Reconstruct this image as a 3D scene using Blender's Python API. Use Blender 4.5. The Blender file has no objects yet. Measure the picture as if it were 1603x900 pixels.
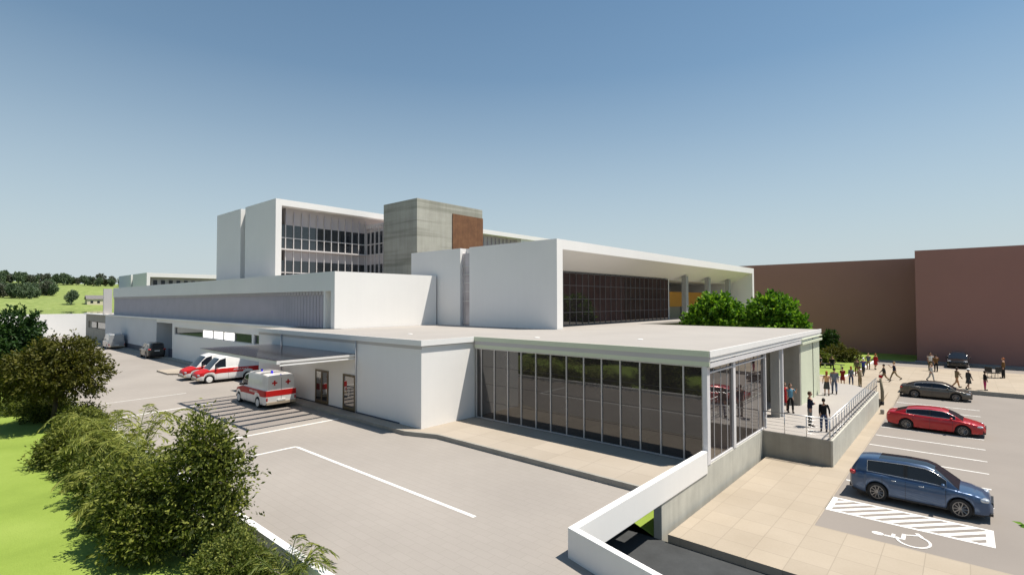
import bpy, bmesh, math, random
import numpy as np
from mathutils import Vector, Matrix, Euler

SC = bpy.context.scene
COL = SC.collection
R = math.radians
RNG = random.Random(7)

# ------------------------------------------------------------------ objects
def link(o):
    COL.objects.link(o)
    return o

def props(o, label=None, cat=None, group=None, kind=None):
    if label: o['label'] = label
    if cat: o['category'] = cat
    if group: o['group'] = group
    if kind: o['kind'] = kind
    return o

def thing(name, label, cat, loc=(0, 0, 0), rz=0.0, group=None):
    o = bpy.data.objects.new(name, None)
    o.empty_display_size = 0.2
    o.location = loc
    o.rotation_euler = (0, 0, rz)
    link(o)
    return props(o, label, cat, group)

def adopt(o, parent, world=True):
    """parent o; world=True when o's vertices are in world coordinates"""
    o.parent = parent
    if world:
        top = parent
        M = Matrix.Identity(4)
        chain = []
        while top is not None:
            chain.append(top); top = top.parent
        for p in reversed(chain):
            M = M @ p.matrix_parent_inverse @ p.matrix_basis if p.parent else p.matrix_basis.copy()
        o.matrix_parent_inverse = M.inverted()
    return o

def copy_tree(o, parent=None):
    c = o.copy()
    COL.objects.link(c)
    if parent is not None:
        c.parent = parent
    for ch in list(o.children):
        copy_tree(ch, c)
    return c

class MB:
    """collects shapes and links them as ONE mesh object"""
    def __init__(s):
        s.v = []; s.f = []; s.m = []
    def add(s, vs, fs, mi=0):
        n = len(s.v)
        s.v += [tuple(p) for p in vs]
        for f in fs:
            s.f.append(tuple(i + n for i in f)); s.m.append(mi)
        return s
    def box(s, x0, y0, z0, x1, y1, z1, mi=0):
        if x0 > x1: x0, x1 = x1, x0
        if y0 > y1: y0, y1 = y1, y0
        if z0 > z1: z0, z1 = z1, z0
        v = [(x0,y0,z0),(x1,y0,z0),(x1,y1,z0),(x0,y1,z0),(x0,y0,z1),(x1,y0,z1),(x1,y1,z1),(x0,y1,z1)]
        return s.add(v, [(0,3,2,1),(4,5,6,7),(0,1,5,4),(1,2,6,5),(2,3,7,6),(3,0,4,7)], mi)
    def prism(s, poly, z0, z1, mi=0):
        n = len(poly)
        a = sum(poly[i][0]*poly[(i+1)%n][1]-poly[(i+1)%n][0]*poly[i][1] for i in range(n))
        if a < 0: poly = poly[::-1]
        v = [(x,y,z0) for x,y in poly]+[(x,y,z1) for x,y in poly]
        f = [tuple(range(n-1,-1,-1)), tuple(range(n,2*n))]
        for i in range(n):
            j = (i+1)%n
            f.append((i,j,n+j,n+i))
        return s.add(v, f, mi)
    def sheet(s, pts, mi=0):
        return s.add(pts, [tuple(range(len(pts)))], mi)
    def tube(s, pts, rad, n=8, mi=0, cap=True):
        """tapered tube through pts; rad number or list"""
        pts = [Vector(p) for p in pts]
        if not hasattr(rad, '__len__'): rad = [rad]*len(pts)
        vs = []; fs = []
        up = None
        for i, p in enumerate(pts):
            d = (pts[min(i+1, len(pts)-1)] - pts[max(i-1, 0)])
            if d.length < 1e-9: d = Vector((0,0,1))
            d.normalize()
            if up is None:
                up = Vector((0,0,1)) if abs(d.z) < .9 else Vector((1,0,0))
            a = d.cross(up)
            if a.length < 1e-6: a = d.orthogonal()
            a.normalize(); b = a.cross(d).normalized()
            up = b
            for k in range(n):
                t = 2*math.pi*k/n
                vs.append(p + (a*math.cos(t) + b*math.sin(t))*rad[i])
        for i in range(len(pts)-1):
            for k in range(n):
                fs.append((i*n+k, i*n+(k+1)%n, (i+1)*n+(k+1)%n, (i+1)*n+k))
        if cap:
            fs.append(tuple(range(n-1,-1,-1))); fs.append(tuple((len(pts)-1)*n+k for k in range(n)))
        return s.add(vs, [f[::-1] for f in fs], mi)
    def lathe(s, prof, c=(0,0,0), axis='z', n=20, mi=0):
        """prof: (r, h) list from bottom to top"""
        vs = []; fs = []
        for r, h in prof:
            for k in range(n):
                t = 2*math.pi*k/n
                x, y = r*math.cos(t), r*math.sin(t)
                if axis == 'z': p = (x, y, h)
                elif axis == 'y': p = (x, h, -y)
                else: p = (h, x, y)
                vs.append((p[0]+c[0], p[1]+c[1], p[2]+c[2]))
        for i in range(len(prof)-1):
            for k in range(n):
                fs.append((i*n+k, i*n+(k+1)%n, (i+1)*n+(k+1)%n, (i+1)*n+k))
        fs.append(tuple(range(n-1,-1,-1))); fs.append(tuple((len(prof)-1)*n+k for k in range(n)))
        return s.add(vs, fs, mi)
    def blob(s, c, r, nu=12, nv=8, mi=0, p=2.0):
        vs = []; fs = []
        sg = lambda v, e: math.copysign(abs(v)**e, v)
        e = 2.0/p
        for i in range(nv+1):
            ph = -math.pi/2 + math.pi*i/nv
            for k in range(nu):
                t = 2*math.pi*k/nu
                vs.append((c[0]+r[0]*sg(math.cos(ph),e)*sg(math.cos(t),e), c[1]+r[1]*sg(math.cos(ph),e)*sg(math.sin(t),e), c[2]+r[2]*sg(math.sin(ph),e)))
        for i in range(nv):
            for k in range(nu):
                fs.append((i*nu+k, i*nu+(k+1)%nu, (i+1)*nu+(k+1)%nu, (i+1)*nu+k))
        return s.add(vs, fs, mi)
    def build(s, name, mats, parent=None, world=True, smooth=False, bevel=0.0):
        me = bpy.data.meshes.new(name)
        me.from_pydata(s.v, [], s.f)
        if not isinstance(mats, (list, tuple)): mats = [mats]
        for m in mats: me.materials.append(m)
        if len(mats) > 1:
            me.polygons.foreach_set('material_index', s.m)
        if smooth:
            me.polygons.foreach_set('use_smooth', [True]*len(me.polygons))
        me.validate(clean_customdata=False)
        me.update()
        o = link(bpy.data.objects.new(name, me))
        if parent is not None: adopt(o, parent, world)
        if bevel:
            b = o.modifiers.new('edge', 'BEVEL'); b.width = bevel; b.segments = 2; b.limit_method = 'ANGLE'
        if smooth == 'auto':
            me.set_sharp_from_angle(angle=R(38))
        return o

def structure(o):
    o['kind'] = 'structure'
    return o

# ---------------------------------------------------------------- materials
def mat(name, col, rough=.6, metal=0.0, spec=.5, ior=1.45, coat=0.0):
    m = bpy.data.materials.new(name); m.use_nodes = True
    b = m.node_tree.nodes['Principled BSDF']
    b.inputs['Base Color'].default_value = (*col, 1)
    b.inputs['Roughness'].default_value = rough
    b.inputs['Metallic'].default_value = metal
    b.inputs['Specular IOR Level'].default_value = spec
    b.inputs['IOR'].default_value = ior
    b.inputs['Coat Weight'].default_value = coat
    b.inputs['Coat Roughness'].default_value = .04
    return m

def N(m, t, **kw):
    n = m.node_tree.nodes.new(t)
    for k, v in kw.items():
        if k in n.inputs: n.inputs[k].default_value = v
        else: setattr(n, k, v)
    return n

def L(m, a, b): m.node_tree.links.new(a, b)
def BS(m): return m.node_tree.nodes['Principled BSDF']

def pos(m, scale=(1,1,1), obj=False):
    mp = N(m, 'ShaderNodeMapping'); mp.inputs['Scale'].default_value = scale
    if obj:
        t = N(m, 'ShaderNodeTexCoord'); L(m, t.outputs['Object'], mp.inputs['Vector'])
    else:
        g = N(m, 'ShaderNodeNewGeometry'); L(m, g.outputs['Position'], mp.inputs['Vector'])
    return mp.outputs['Vector']

def ramp(m, fac, stops):
    r = N(m, 'ShaderNodeValToRGB')
    e = r.color_ramp.elements
    while len(e) < len(stops): e.new(.5)
    for i, (p, c) in enumerate(stops):
        e[i].position = p; e[i].color = (*c, 1) if len(c) == 3 else c
    L(m, fac, r.inputs['Fac'])
    return r.outputs['Color']

def noise(m, vec, scale, detail=4, rough=.55):
    n = N(m, 'ShaderNodeTexNoise'); n.inputs['Scale'].default_value = scale
    n.inputs['Detail'].default_value = detail; n.inputs['Roughness'].default_value = rough
    L(m, vec, n.inputs['Vector'])
    return n.outputs['Fac']

def mixc(m, fac, a, b, mode='MIX'):
    x = N(m, 'ShaderNodeMix', data_type='RGBA', blend_type=mode)
    for sock, val in ((x.inputs[0], fac), (x.inputs[6], a), (x.inputs[7], b)):
        if hasattr(val, 'is_output') or hasattr(val, 'links'): L(m, val, sock)
        elif isinstance(val, (int, float)): sock.default_value = val
        else: sock.default_value = (*val, 1)
    return x.outputs[2]

def bump(m, h, strength=.2, dist=.02):
    b = N(m, 'ShaderNodeBump'); b.inputs['Strength'].default_value = strength; b.inputs['Distance'].default_value = dist
    L(m, h, b.inputs['Height']); L(m, b.outputs['Normal'], BS(m).inputs['Normal'])

def sc(c, k): return tuple(min(1, x*k) for x in c)

def surf(name, col, var=.12, s1=.35, s2=14., rough=.75, bmp=.15, obj=False, streak=0.0):
    """plain surface with large soft patches, fine grain and optional vertical weather streaks"""
    m = mat(name, col, rough)
    v = pos(m, obj=obj)
    a = noise(m, v, s1, 5); b = noise(m, v, s2, 3, .7)
    c1 = ramp(m, a, [(.3, sc(col, 1-var)), (.7, sc(col, 1+var))])
    c2 = ramp(m, b, [(.3, (1-var*.6,)*3), (.75, (1,)*3)])
    c = mixc(m, 1.0, c1, c2, 'MULTIPLY')
    if streak:
        vs = pos(m, (3.0, 3.0, .12), obj=obj)
        st = noise(m, vs, 1.0, 4, .6)
        c = mixc(m, 1.0, c, ramp(m, st, [(.35, (1-streak,)*3), (.62, (1,)*3)]), 'MULTIPLY')
    L(m, c, BS(m).inputs['Base Color'])
    if bmp: bump(m, b, bmp, .01)
    return m

WHITE = surf('white_render', (.80,.785,.76), .025, .25, 6, .7, .04, streak=.012)
WHITE2 = surf('white_paint', (.80,.79,.77), .02, .4, 8, .5, .03)
ROAD = surf('pale_asphalt', (.30,.272,.245), .09, .16, 26, .85, .25)
_v = pos(ROAD); _b = N(ROAD, 'ShaderNodeTexBrick'); _b.offset = .5
for _k, _x in (('Scale',1.0),('Brick Width',.6),('Row Height',.3),('Mortar Size',.012),('Mortar Smooth',.4)): _b.inputs[_k].default_value = _x
_b.inputs['Color1'].default_value = (1,1,1,1); _b.inputs['Color2'].default_value = (.975,.975,.972,1); _b.inputs['Mortar'].default_value = (.90,.90,.89,1)
L(ROAD, _v, _b.inputs['Vector'])
_old = BS(ROAD).inputs['Base Color'].links[0].from_socket
L(ROAD, mixc(ROAD, 1.0, _old, _b.outputs['Color'], 'MULTIPLY'), BS(ROAD).inputs['Base Color'])
LOT = surf('lot_asphalt', (.235,.208,.184), .06, .25, 22, .85, .25)
PIT = surf('shade_dark_asphalt', (.045,.048,.05), .22, 1.2, 14, .9, .3)  # shade over the sunken service road is put into this dark colour
ROOF = surf('roof_membrane', (.34,.315,.29), .05, .3, 9, .85, .1)
KERB = surf('kerb_stone', (.30,.285,.25), .12, 1.5, 18, .85, .2)
PAINT = surf('road_paint', (.74,.73,.70), .16, 2.5, 30, .7, .08)
GREEN = surf('pale_green_panel', (.60,.64,.49), .03, .5, 8, .6, .03)
GREY_BAND = surf('grey_metal_band', (.50,.48,.47), .03, .8, 8, .5, .03)
LOUVRE = surf('mauve_grey_panel', (.46,.425,.465), .05, .8, 10, .5, .03)
PINK = surf('pinkish_grey_panel', (.50,.455,.45), .05, .7, 10, .6, .03)
BROWN = surf('brown_render', (.32,.165,.137), .05, .12, 5, .85, .05)
METAL = mat('galvanised_metal', (.55,.55,.55), .35, .9)
POSTM = surf('pale_steel_paint', (.66,.65,.66), .03, 1, 10, .4, .02)
FRAME = mat('pale_mullion', (.52,.50,.49), .4, .3)
WALLG = surf('shade_grey_render', (.56,.575,.60), .04, .25, 6, .7, .04, streak=.02)  # white wall toned cooler and darker, its shade put into the colour
DARKF = mat('dark_frame', (.05,.045,.05), .4, .3)
DOORF = surf('bronze_frame', (.13,.095,.05), .1, 2, 20, .4, .02)
BLACK = mat('black_plastic', (.015,.015,.016), .5)
NAVY = mat('navy_skirting', (.06,.07,.10), .6)
ORANGE = surf('orange_wall', (.62,.30,.04), .05, .5, 8, .7, .03)
OLIVE = surf('olive_wall', (.30,.28,.19), .05, .5, 8, .7, .03)
COLM = surf('grey_column', (.36,.36,.34), .06, .6, 8, .8, .05)

def glass_mat(name, tint, ior=1.9, rough=.02, var=.3):
    m = mat(name, tint, rough, ior=ior)
    v = pos(m)
    c = ramp(m, noise(m, v, .5, 3), [(.3, sc(tint, 1-var)), (.7, sc(tint, 1+var))])
    L(m, c, BS(m).inputs['Base Color'])
    bump(m, noise(m, v, .35, 1), .02, .06)
    return m
GLASS = glass_mat('tinted_glass', (.034,.029,.027), 1.85)
GLASS_B = glass_mat('brown_tinted_glass', (.035,.027,.026), 1.8)
GLASS_D = glass_mat('window_glass', (.02,.024,.03), 1.8)

def canopy_glass():
    m = mat('canopy_glass', (.3,.29,.3), .05)
    nt = m.node_tree
    tr = N(m, 'ShaderNodeBsdfTransparent'); tr.inputs['Color'].default_value = (.98,.97,.97,1)
    gl = N(m, 'ShaderNodeBsdfGlossy'); gl.inputs['Roughness'].default_value = .08; gl.inputs['Color'].default_value = (.85,.82,.85,1)
    df = N(m, 'ShaderNodeBsdfDiffuse'); df.inputs['Color'].default_value = (.60,.56,.58,1)
    tl = N(m, 'ShaderNodeBsdfTranslucent'); tl.inputs['Color'].default_value = (.75,.74,.74,1)
    fr = N(m, 'ShaderNodeFresnel'); fr.inputs['IOR'].default_value = 1.5
    m0 = N(m, 'ShaderNodeMixShader'); m0.inputs[0].default_value = .5
    L(m, df.outputs[0], m0.inputs[1]); L(m, tl.outputs[0], m0.inputs[2])
    m1 = N(m, 'ShaderNodeMixShader'); m1.inputs[0].default_value = .045
    L(m, tr.outputs[0], m1.inputs[1]); L(m, m0.outputs[0], m1.inputs[2])
    m2 = N(m, 'ShaderNodeMixShader'); L(m, fr.outputs[0], m2.inputs[0])
    L(m, m1.outputs[0], m2.inputs[1]); L(m, gl.outputs[0], m2.inputs[2])
    L(m, m2.outputs[0], nt.nodes['Material Output'].inputs['Surface'])
    return m
CANOPY = canopy_glass()

def glare_window():
    m = mat('glare_window', (.8,.8,.8), .4)
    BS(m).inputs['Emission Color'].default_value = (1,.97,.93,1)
    BS(m).inputs['Emission Strength'].default_value = .9  # emission stands in for white glare on the panes, no lamp inside
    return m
GLAREWIN = glare_window()

def concrete(name, col, band=2.0):
    m = mat(name, col, .85)
    v = pos(m)
    a = noise(m, v, .5, 6); b = noise(m, v, 7, 4, .65)
    vb = pos(m, (.03,.03,1.0)); wob = noise(m, vb, 1.1, 4, .6)
    vs = pos(m, (2.5,2.5,.15)); st = noise(m, vs, 1.0, 4, .6)
    c = ramp(m, a, [(.3, sc(col,.88)), (.7, sc(col,1.08))])
    c = mixc(m, 1.0, c, ramp(m, wob, [(.40,(.70,.71,.68)),(.52,(1,1,1)),(.75,(.92,.92,.91))]), 'MULTIPLY')
    c = mixc(m, 1.0, c, ramp(m, st, [(.3,(.86,.86,.84)),(.6,(1,1,1))]), 'MULTIPLY')
    c = mixc(m, 1.0, c, ramp(m, b, [(.3,(.93,.93,.92)),(.7,(1,1,1))]), 'MULTIPLY')
    L(m, c, BS(m).inputs['Base Color']); bump(m, b, .2, .015)
    return m
CONC = concrete('board_marked_concrete', (.40,.395,.345))
CONC2 = surf('pale_concrete', (.50,.49,.43), .09, 1.2, 16, .85, .15, streak=.10)
CONC3 = surf('grey_concrete', (.34,.325,.28), .10, 1.2, 16, .85, .15, streak=.14)

def rust():
    m = mat('rusty_steel', (.22,.095,.035), .85)
    v = pos(m)
    c = ramp(m, noise(m, v, 1.6, 6, .65), [(.3,(.125,.056,.026)),(.55,(.17,.08,.036)),(.75,(.21,.105,.05))])
    st = noise(m, pos(m, (3,3,.2)), 1.0, 4)
    c = mixc(m, 1.0, c, ramp(m, st, [(.3,(.82,.8,.78)),(.65,(1,1,1))]), 'MULTIPLY')
    L(m, c, BS(m).inputs['Base Color'])
    return m
RUST = rust()

def tiles(name, col, size, gap=.012):
    m = mat(name, col, .8)
    v = pos(m)
    br = N(m, 'ShaderNodeTexBrick'); br.offset = 0.0; br.squash = 1.0
    br.inputs['Scale'].default_value = 1.0
    br.inputs['Brick Width'].default_value = size; br.inputs['Row Height'].default_value = size
    br.inputs['Mortar Size'].default_value = gap; br.inputs['Mortar Smooth'].default_value = .3
    br.inputs['Color1'].default_value = (*sc(col,.95),1); br.inputs['Color2'].default_value = (*sc(col,1.05),1)
    br.inputs['Mortar'].default_value = (*sc(col,.80),1)
    L(m, v, br.inputs['Vector'])
    c = mixc(m, 1.0, br.outputs['Color'], ramp(m, noise(m, v, .45, 5), [(.3,(.90,.89,.87)),(.68,(1,1,1))]), 'MULTIPLY')
    c = mixc(m, 1.0, c, ramp(m, noise(m, v, 16, 3, .7), [(.3,(.94,.94,.93)),(.7,(1,1,1))]), 'MULTIPLY')
    L(m, c, BS(m).inputs['Base Color'])
    bump(m, br.outputs['Fac'], -.15, .01)
    return m
TILE = tiles('beige_paving', (.378,.320,.250), 1.0, .014)
TILE_S = tiles('beige_slabs', (.375,.325,.268), 1.6, .016)

def grass_mat(name, c0, c1, c2):
    m = mat(name, c1, .9)
    v = pos(m)
    c = ramp(m, noise(m, v, .28, 5, .6), [(.3,c0),(.5,c1),(.72,c2)])
    c = mixc(m, 1.0, c, ramp(m, noise(m, v, 26, 3, .75), [(.25,(.72,.74,.6)),(.7,(1.0,1.0,1.0))]), 'MULTIPLY')
    L(m, c, BS(m).inputs['Base Color'])
    bump(m, noise(m, v, 40, 2, .8), .5, .04)
    return m
LAWN = grass_mat('mown_lawn', (.185,.265,.035),(.235,.325,.05),(.28,.37,.07))
DARKGRASS = grass_mat('rough_grass', (.025,.055,.008),(.035,.075,.012),(.05,.095,.018))
MEADOW = grass_mat('meadow', (.15,.20,.05),(.21,.27,.07),(.29,.33,.12))
GROUNDM = surf('dry_ground', (.10,.095,.08), .15, .05, 2, .95, .2)
SOIL = surf('soil', (.09,.075,.05), .2, 1, 10, .95, .3)
# =================================================================== CAMERA, SKY, SUN
H = 6.4
fw = Vector((-0.659394,0.751307,0.027139)); rt = Vector((0.751544,0.659679,-0.002126)); up = Vector((0.019500,-0.018994,0.999629))
cam = bpy.data.cameras.new('camera'); camo = link(bpy.data.objects.new('camera', cam))
M = Matrix.Identity(4)
for i in range(3):
    M[i][0] = rt[i]; M[i][1] = up[i]; M[i][2] = -fw[i]
M[0][3], M[1][3], M[2][3] = 0, 0, H
camo.matrix_world = M
cam.sensor_width = 36; cam.lens = 18.0767; cam.clip_end = 6000; cam.clip_start = .1
SC.camera = camo

SUN = Vector((.33, .28, 1.0)).normalized()
w = bpy.data.worlds.new('World'); SC.world = w; w.use_nodes = True
nt = w.node_tree; bg = nt.nodes['Background']
sky = nt.nodes.new('ShaderNodeTexSky'); sky.sky_type = 'NISHITA'; sky.sun_disc = False
sky.sun_elevation = math.asin(SUN.z); sky.sun_rotation = math.atan2(SUN.x, SUN.y)
sky.altitude = 0; sky.air_density = 1.0; sky.dust_density = 0.3; sky.ozone_density = 2.0

# pale haze thickening toward the horizon, by true elevation
tc = nt.nodes.new('ShaderNodeTexCoord'); sx = nt.nodes.new('ShaderNodeSeparateXYZ'); nt.links.new(tc.outputs['Generated'], sx.inputs[0])
cr = nt.nodes.new('ShaderNodeValToRGB'); nt.links.new(sx.outputs['Z'], cr.inputs[0])
el_ = cr.color_ramp.elements
while len(el_) < 6: el_.new(.5)
for e_, (p_, v_) in zip(el_, ((0,.96),(.08,.85),(.15,.67),(.30,.31),(.40,.12),(.6,.02))): e_.position = p_; e_.color = (v_,v_,v_,1)
mx = nt.nodes.new('ShaderNodeMix'); mx.data_type = 'RGBA'; nt.links.new(cr.outputs[0], mx.inputs[0]); tn = nt.nodes.new('ShaderNodeMix'); tn.data_type = 'RGBA'; tn.blend_type = 'MULTIPLY'; tn.inputs[0].default_value = 1.0
nt.links.new(sky.outputs[0], tn.inputs[6]); tn.inputs[7].default_value = (.80,1.0,.97,1)   # clear teal air
nt.links.new(tn.outputs[2], mx.inputs[6]); mx.inputs[7].default_value = (5.0,5.6,5.9,1)
nt.links.new(mx.outputs[2], bg.inputs['Color']); bg.inputs['Strength'].default_value = .075
sun = bpy.data.lights.new('sun', 'SUN'); suno = link(bpy.data.objects.new('sun', sun))
sun.energy = 4.6; sun.angle = R(.6); sun.color = (1.0, .93, .83)
suno.rotation_euler = SUN.to_track_quat('Z', 'Y').to_euler(); suno.location = (20, 20, 60)
SC.view_settings.view_transform = 'Standard'; SC.view_settings.look = 'None'
SC.view_settings.exposure = 0.60; SC.view_settings.gamma = 1.0; SC.view_settings.use_curve_mapping = False
SC.cycles.max_bounces = 8; SC.cycles.diffuse_bounces = 4; SC.cycles.glossy_bounces = 4; SC.cycles.transparent_max_bounces = 12
SC.cycles.use_denoising = True
SC.cycles.caustics_reflective = False; SC.cycles.caustics_refractive = False

# =================================================================== GROUND
def sheet(name, pts, m, kind='structure'):
    b = MB(); b.sheet(pts)
    o = b.build(name, m); o['kind'] = kind
    return o
def slab(name, poly, z0, z1, m):
    b = MB(); b.prism(poly, z0, z1)
    o = b.build(name, m); o['kind'] = 'structure'
    return o

sheet('ground', [(-165,-900,-2.2),(1500,-900,-2.2),(1500,1500,-2.2),(-165,1500,-2.2)], GROUNDM)
# roads and paving (slabs so each has real edges)
slab('road', [(-132,6.4),(6,6.4),(6,8.1),(-4.7,10.35),(-7.6,11.15),(-7.66,15.5),(-8.4,15.5),(-8.4,17),(-20,17),(-20,19.2),(-132,19.2)], -.27, -.2, ROAD)
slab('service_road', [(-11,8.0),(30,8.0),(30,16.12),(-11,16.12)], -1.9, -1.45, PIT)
b = MB(); b.add([(-7.92,16.14,-1.42),(-9.8,16.14,-.75),(-9.8,19.5,-.75),(-7.92,19.5,-1.42)],[(0,3,2,1)])
structure(b.build('grass_verge', LAWN))
slab('pavement', [(-7.4,16.12),(30,16.12),(30,20.05),(-3.95,20.05),(-3.95,46),(-4.66,46),(-4.66,27.4),(-7.4,27.4)], -1.9, -1.2, TILE)
slab('parking_lot', [(-3.95,20.055),(30,20.055),(30,56.1),(-3.95,56.1)], -1.9, -1.206, LOT)
b = MB()   # ramped pavement from the lot up to the plaza
b.add([(-4.66,46.0,-1.2),(-3.95,46.0,-1.2),(-3.95,51.5,-.9),(-4.66,51.5,-.9),(-4.66,46.0,-1.9),(-3.95,46.0,-1.9),(-3.95,51.5,-1.9),(-4.66,51.5,-1.9)],
      [(0,1,2,3),(0,4,5,1),(1,5,6,2),(3,2,6,7),(0,3,7,4)])
structure(b.build('pavement_ramp', TILE))
slab('plaza', [(-14,47.0),(-4.66,47.0),(-4.66,51.5),(-3.95,51.5),(-3.95,56.1),(30,56.1),(30,71.9),(-8.1,71.9),(-8.1,63),(-8.7,57.6),(-14,57.6)], -1.9, -.9, TILE)
slab('kerb', [(-3.95,56.02),(30,56.02),(30,56.098),(-3.95,56.098)], -1.5, -.87, KERB)
slab('street', [(-8.1,71.9),(30,71.9),(30,77.0),(-8.1,77.0)], -1.9, -.96, LOT)
slab('kerb', [(-8.1,77.0),(40,77.0),(40,77.25),(-8.1,77.25)], -1.9, -.82, KERB)
slab('sidewalk', [(-4.5,77.25),(40,77.25),(40,79.3),(-4.5,79.3)], -1.9, -.84, KERB)
slab('lawn', [(-60,57.8),(-8.95,57.8),(-8.35,63),(-8.35,77.25),(-4.5,77.25),(-4.5,86.9),(-60,86.9)], -1.9, -.84, LAWN)
slab('kerb', [(-14,57.6),(-8.7,57.6),(-8.1,63),(-8.1,77),(-8.35,77),(-8.35,63),(-8.95,57.8),(-14,57.8)], -1.5, -.80, WHITE2)
slab('courtyard', [(-34.3,41.2),(-8,41.2),(-8,57.5),(-34.3,57.5)], -1.9, -.93, TILE)
# sidewalk along the road front
slab('sidewalk', [(-34.6,15.85),(-21.0,15.85),(-19.2,16.5),(-8.4,16.5),(-8.4,19.3),(-7.67,19.3),(-7.67,20.2),(-20.62,20.2),(-20.62,16.55),(-34.6,16.55)], -.26, 0.0, TILE_S)  # unseen gap behind the parapet, added to let light onto the grass verge
slab('kerb', [(-34.7,15.72),(-20.9,15.72),(-19.15,16.36),(-8.4,16.36),(-8.4,16.495),(-19.2,16.495),(-21.0,15.845),(-34.7,15.845)], -.25, .012, KERB)
slab('sidewalk', [(-57.8,14.6),(-54.5,14.6),(-51,17.2),(-47.4,19.1),(-57.8,19.1)], -.5, -.06, TILE_S)
slab('sidewalk', [(-120,18.4),(-58,18.4),(-58,19.2),(-120,19.2)], -.5, -.07, KERB)

def stripe(pts, wd, z, name='road_marking'):
    for (a, c) in zip(pts[:-1], pts[1:]):
        pass
    b = MB()
    P = [Vector((p[0], p[1], 0)) for p in pts]
    n = len(P); ls = []; rs = []
    for i in range(n):
        d = (P[min(i+1,n-1)] - P[max(i-1,0)]).normalized(); q = Vector((-d.y, d.x, 0))*wd/2
        ls.append(P[i]+q); rs.append(P[i]-q)
    vs = [(p.x,p.y,z) for p in ls+rs]
    b.add(vs, [(i, n+i, n+i+1, i+1) for i in range(n-1)])
    o = b.build(name, PAINT); o['kind'] = 'structure'
    return o
zr = -.196
stripe([(-36.4,7.4),(-37.2,12.6)], .16, zr)
stripe([(-42.2,7.2),(-42.6,12.6)], .09, zr)
stripe([(-26.7,9.6),(-26.7,15.5)], .16, zr)
stripe([(-23.1,8.2),(-23.05,11.25),(-22.9,11.28),(-11.4,11.24)], .14, zr)
zl = -1.2
for y in (25.97, 28.45, 30.9, 33.2, 35.75, 38.25, 40.75, 43.2, 45.7, 48.2):
    stripe([(-3.9,y),(.70,y-.02)], .11, zl, 'parking_line')
# hatched aisle
b = MB(); x0,x1,y0,y1 = -3.97,.60,21.83,23.42
for q in ((x0,y0,x1,y0+.13),(x0,y1-.13,x1,y1),(x0,y0+.13,x0+.2,y1-.13),(x1-.2,y0+.13,x1,y1-.13)):
    b.sheet([(q[0],q[1],zl),(q[2],q[1],zl),(q[2],q[3],zl),(q[0],q[3],zl)])
yy0, yy1 = y0+.13, y1-.13
D = 1.25
for k in range(-3, 9):
    xs = x0+.2 + k*.50
    # stripe from (xs,yy0) to (xs+D,yy1), clipped to the inner rectangle
    q = [(xs,yy0),(xs+.25,yy0),(xs+.25+D,yy1),(xs+D,yy1)]
    lo, hi = x0+.2, x1-.2
    def clip(poly, lim, sg):
        out = []
        for (a, c) in zip(poly, poly[1:]+poly[:1]):
            ia, ic = sg*(a[0]-lim) >= 0, sg*(c[0]-lim) >= 0
            if ia: out.append(a)
            if ia != ic:
                u = (lim-a[0])/(c[0]-a[0]); out.append((lim, a[1]+u*(c[1]-a[1])))
        return out
    q = clip(q, lo, 1)
    if len(q) > 2: q = clip(q, hi, -1)
    if len(q) > 2: b.sheet([(px,py,zl) for px,py in q])
structure(b.build('hatched_bay_marking', PAINT))
# wheelchair symbol lying in the accessible bay
b = MB()
ZK = [zl]
def st(pts, wd):
    P = [Vector((p[0],p[1],0)) for p in pts]; n=len(P); ls=[]; rs=[]
    for i in range(n):
        d=(P[min(i+1,n-1)]-P[max(i-1,0)]).normalized(); q=Vector((-d.y,d.x,0))*wd/2
        ls.append(P[i]+q); rs.append(P[i]-q)
    ZK[0] += .0012
    b.add([(p.x,p.y,ZK[0]) for p in ls+rs], [(i,n+i,n+i+1,i+1) for i in range(n-1)])
b.sheet([(-2.26+.165*math.cos(t),20.72+.13*math.sin(t),zl) for t in [2*math.pi*k/20 for k in range(20)]])
st([(-2.08,20.69),(-1.60,20.73)], .10)
st([(-1.86,20.75),(-1.86,20.98)], .10)
st([(-1.60,20.68),(-1.60,21.18)], .11)
st([(-1.55,21.14),(-1.26,21.32)], .07)
st([(-1.30,21.50),(-1.15,21.24)], .11)
arc = [(-1.34+.42*math.cos(t), 20.76+.50*math.sin(t)) for t in [R(a) for a in range(68,-196,-12)]]
st(arc, .075)
structure(b.build('wheelchair_marking', PAINT))

# garden
slab('lawn', [(-64,-18),(2,-18),(2,5.0),(-64,5.0)], -2.0, -.62, LAWN)
slab('verge', [(-131,-18),(-64.02,-18),(-64.02,5.0),(-131,5.0)], -2.0, -.63, DARKGRASS)
slab('planting_bed', [(-150,5.0),(2,5.0),(2,6.24),(-150,6.24)], -2.0, -.60, DARKGRASS)

t = thing('low_wall', 'long low white-capped wall between planted garden strip and asphalt road', 'wall', (-30,6.3,-.6))
b = MB(); b.box(-131,6.26,-.62, -9.2,6.38,-.02); b.build('wall_body', WHITE2, t)
b = MB(); b.box(-131,6.22,-.02, -9.2,6.42,.04); b.build('wall_cap', WHITE2, t)
b = MB(); b.box(-131,5.95,-.62, -9.2,6.26,-.48); b.build('wall_footing', CONC2, t)

# white parapet at the end of the road deck
o = MB()
o.prism([(-7.58,20.12),(-7.58,11.20),(-4.86,10.47),(.5,9.02),(.46,8.86),(-4.90,10.30),(-7.80,11.05),(-7.80,20.12)], -.27, .57)
po = o.build('parapet_wall', WHITE, bevel=.015)
props(po, 'white angled parapet wall rising from the road edge to the glass corner', 'wall')
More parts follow.
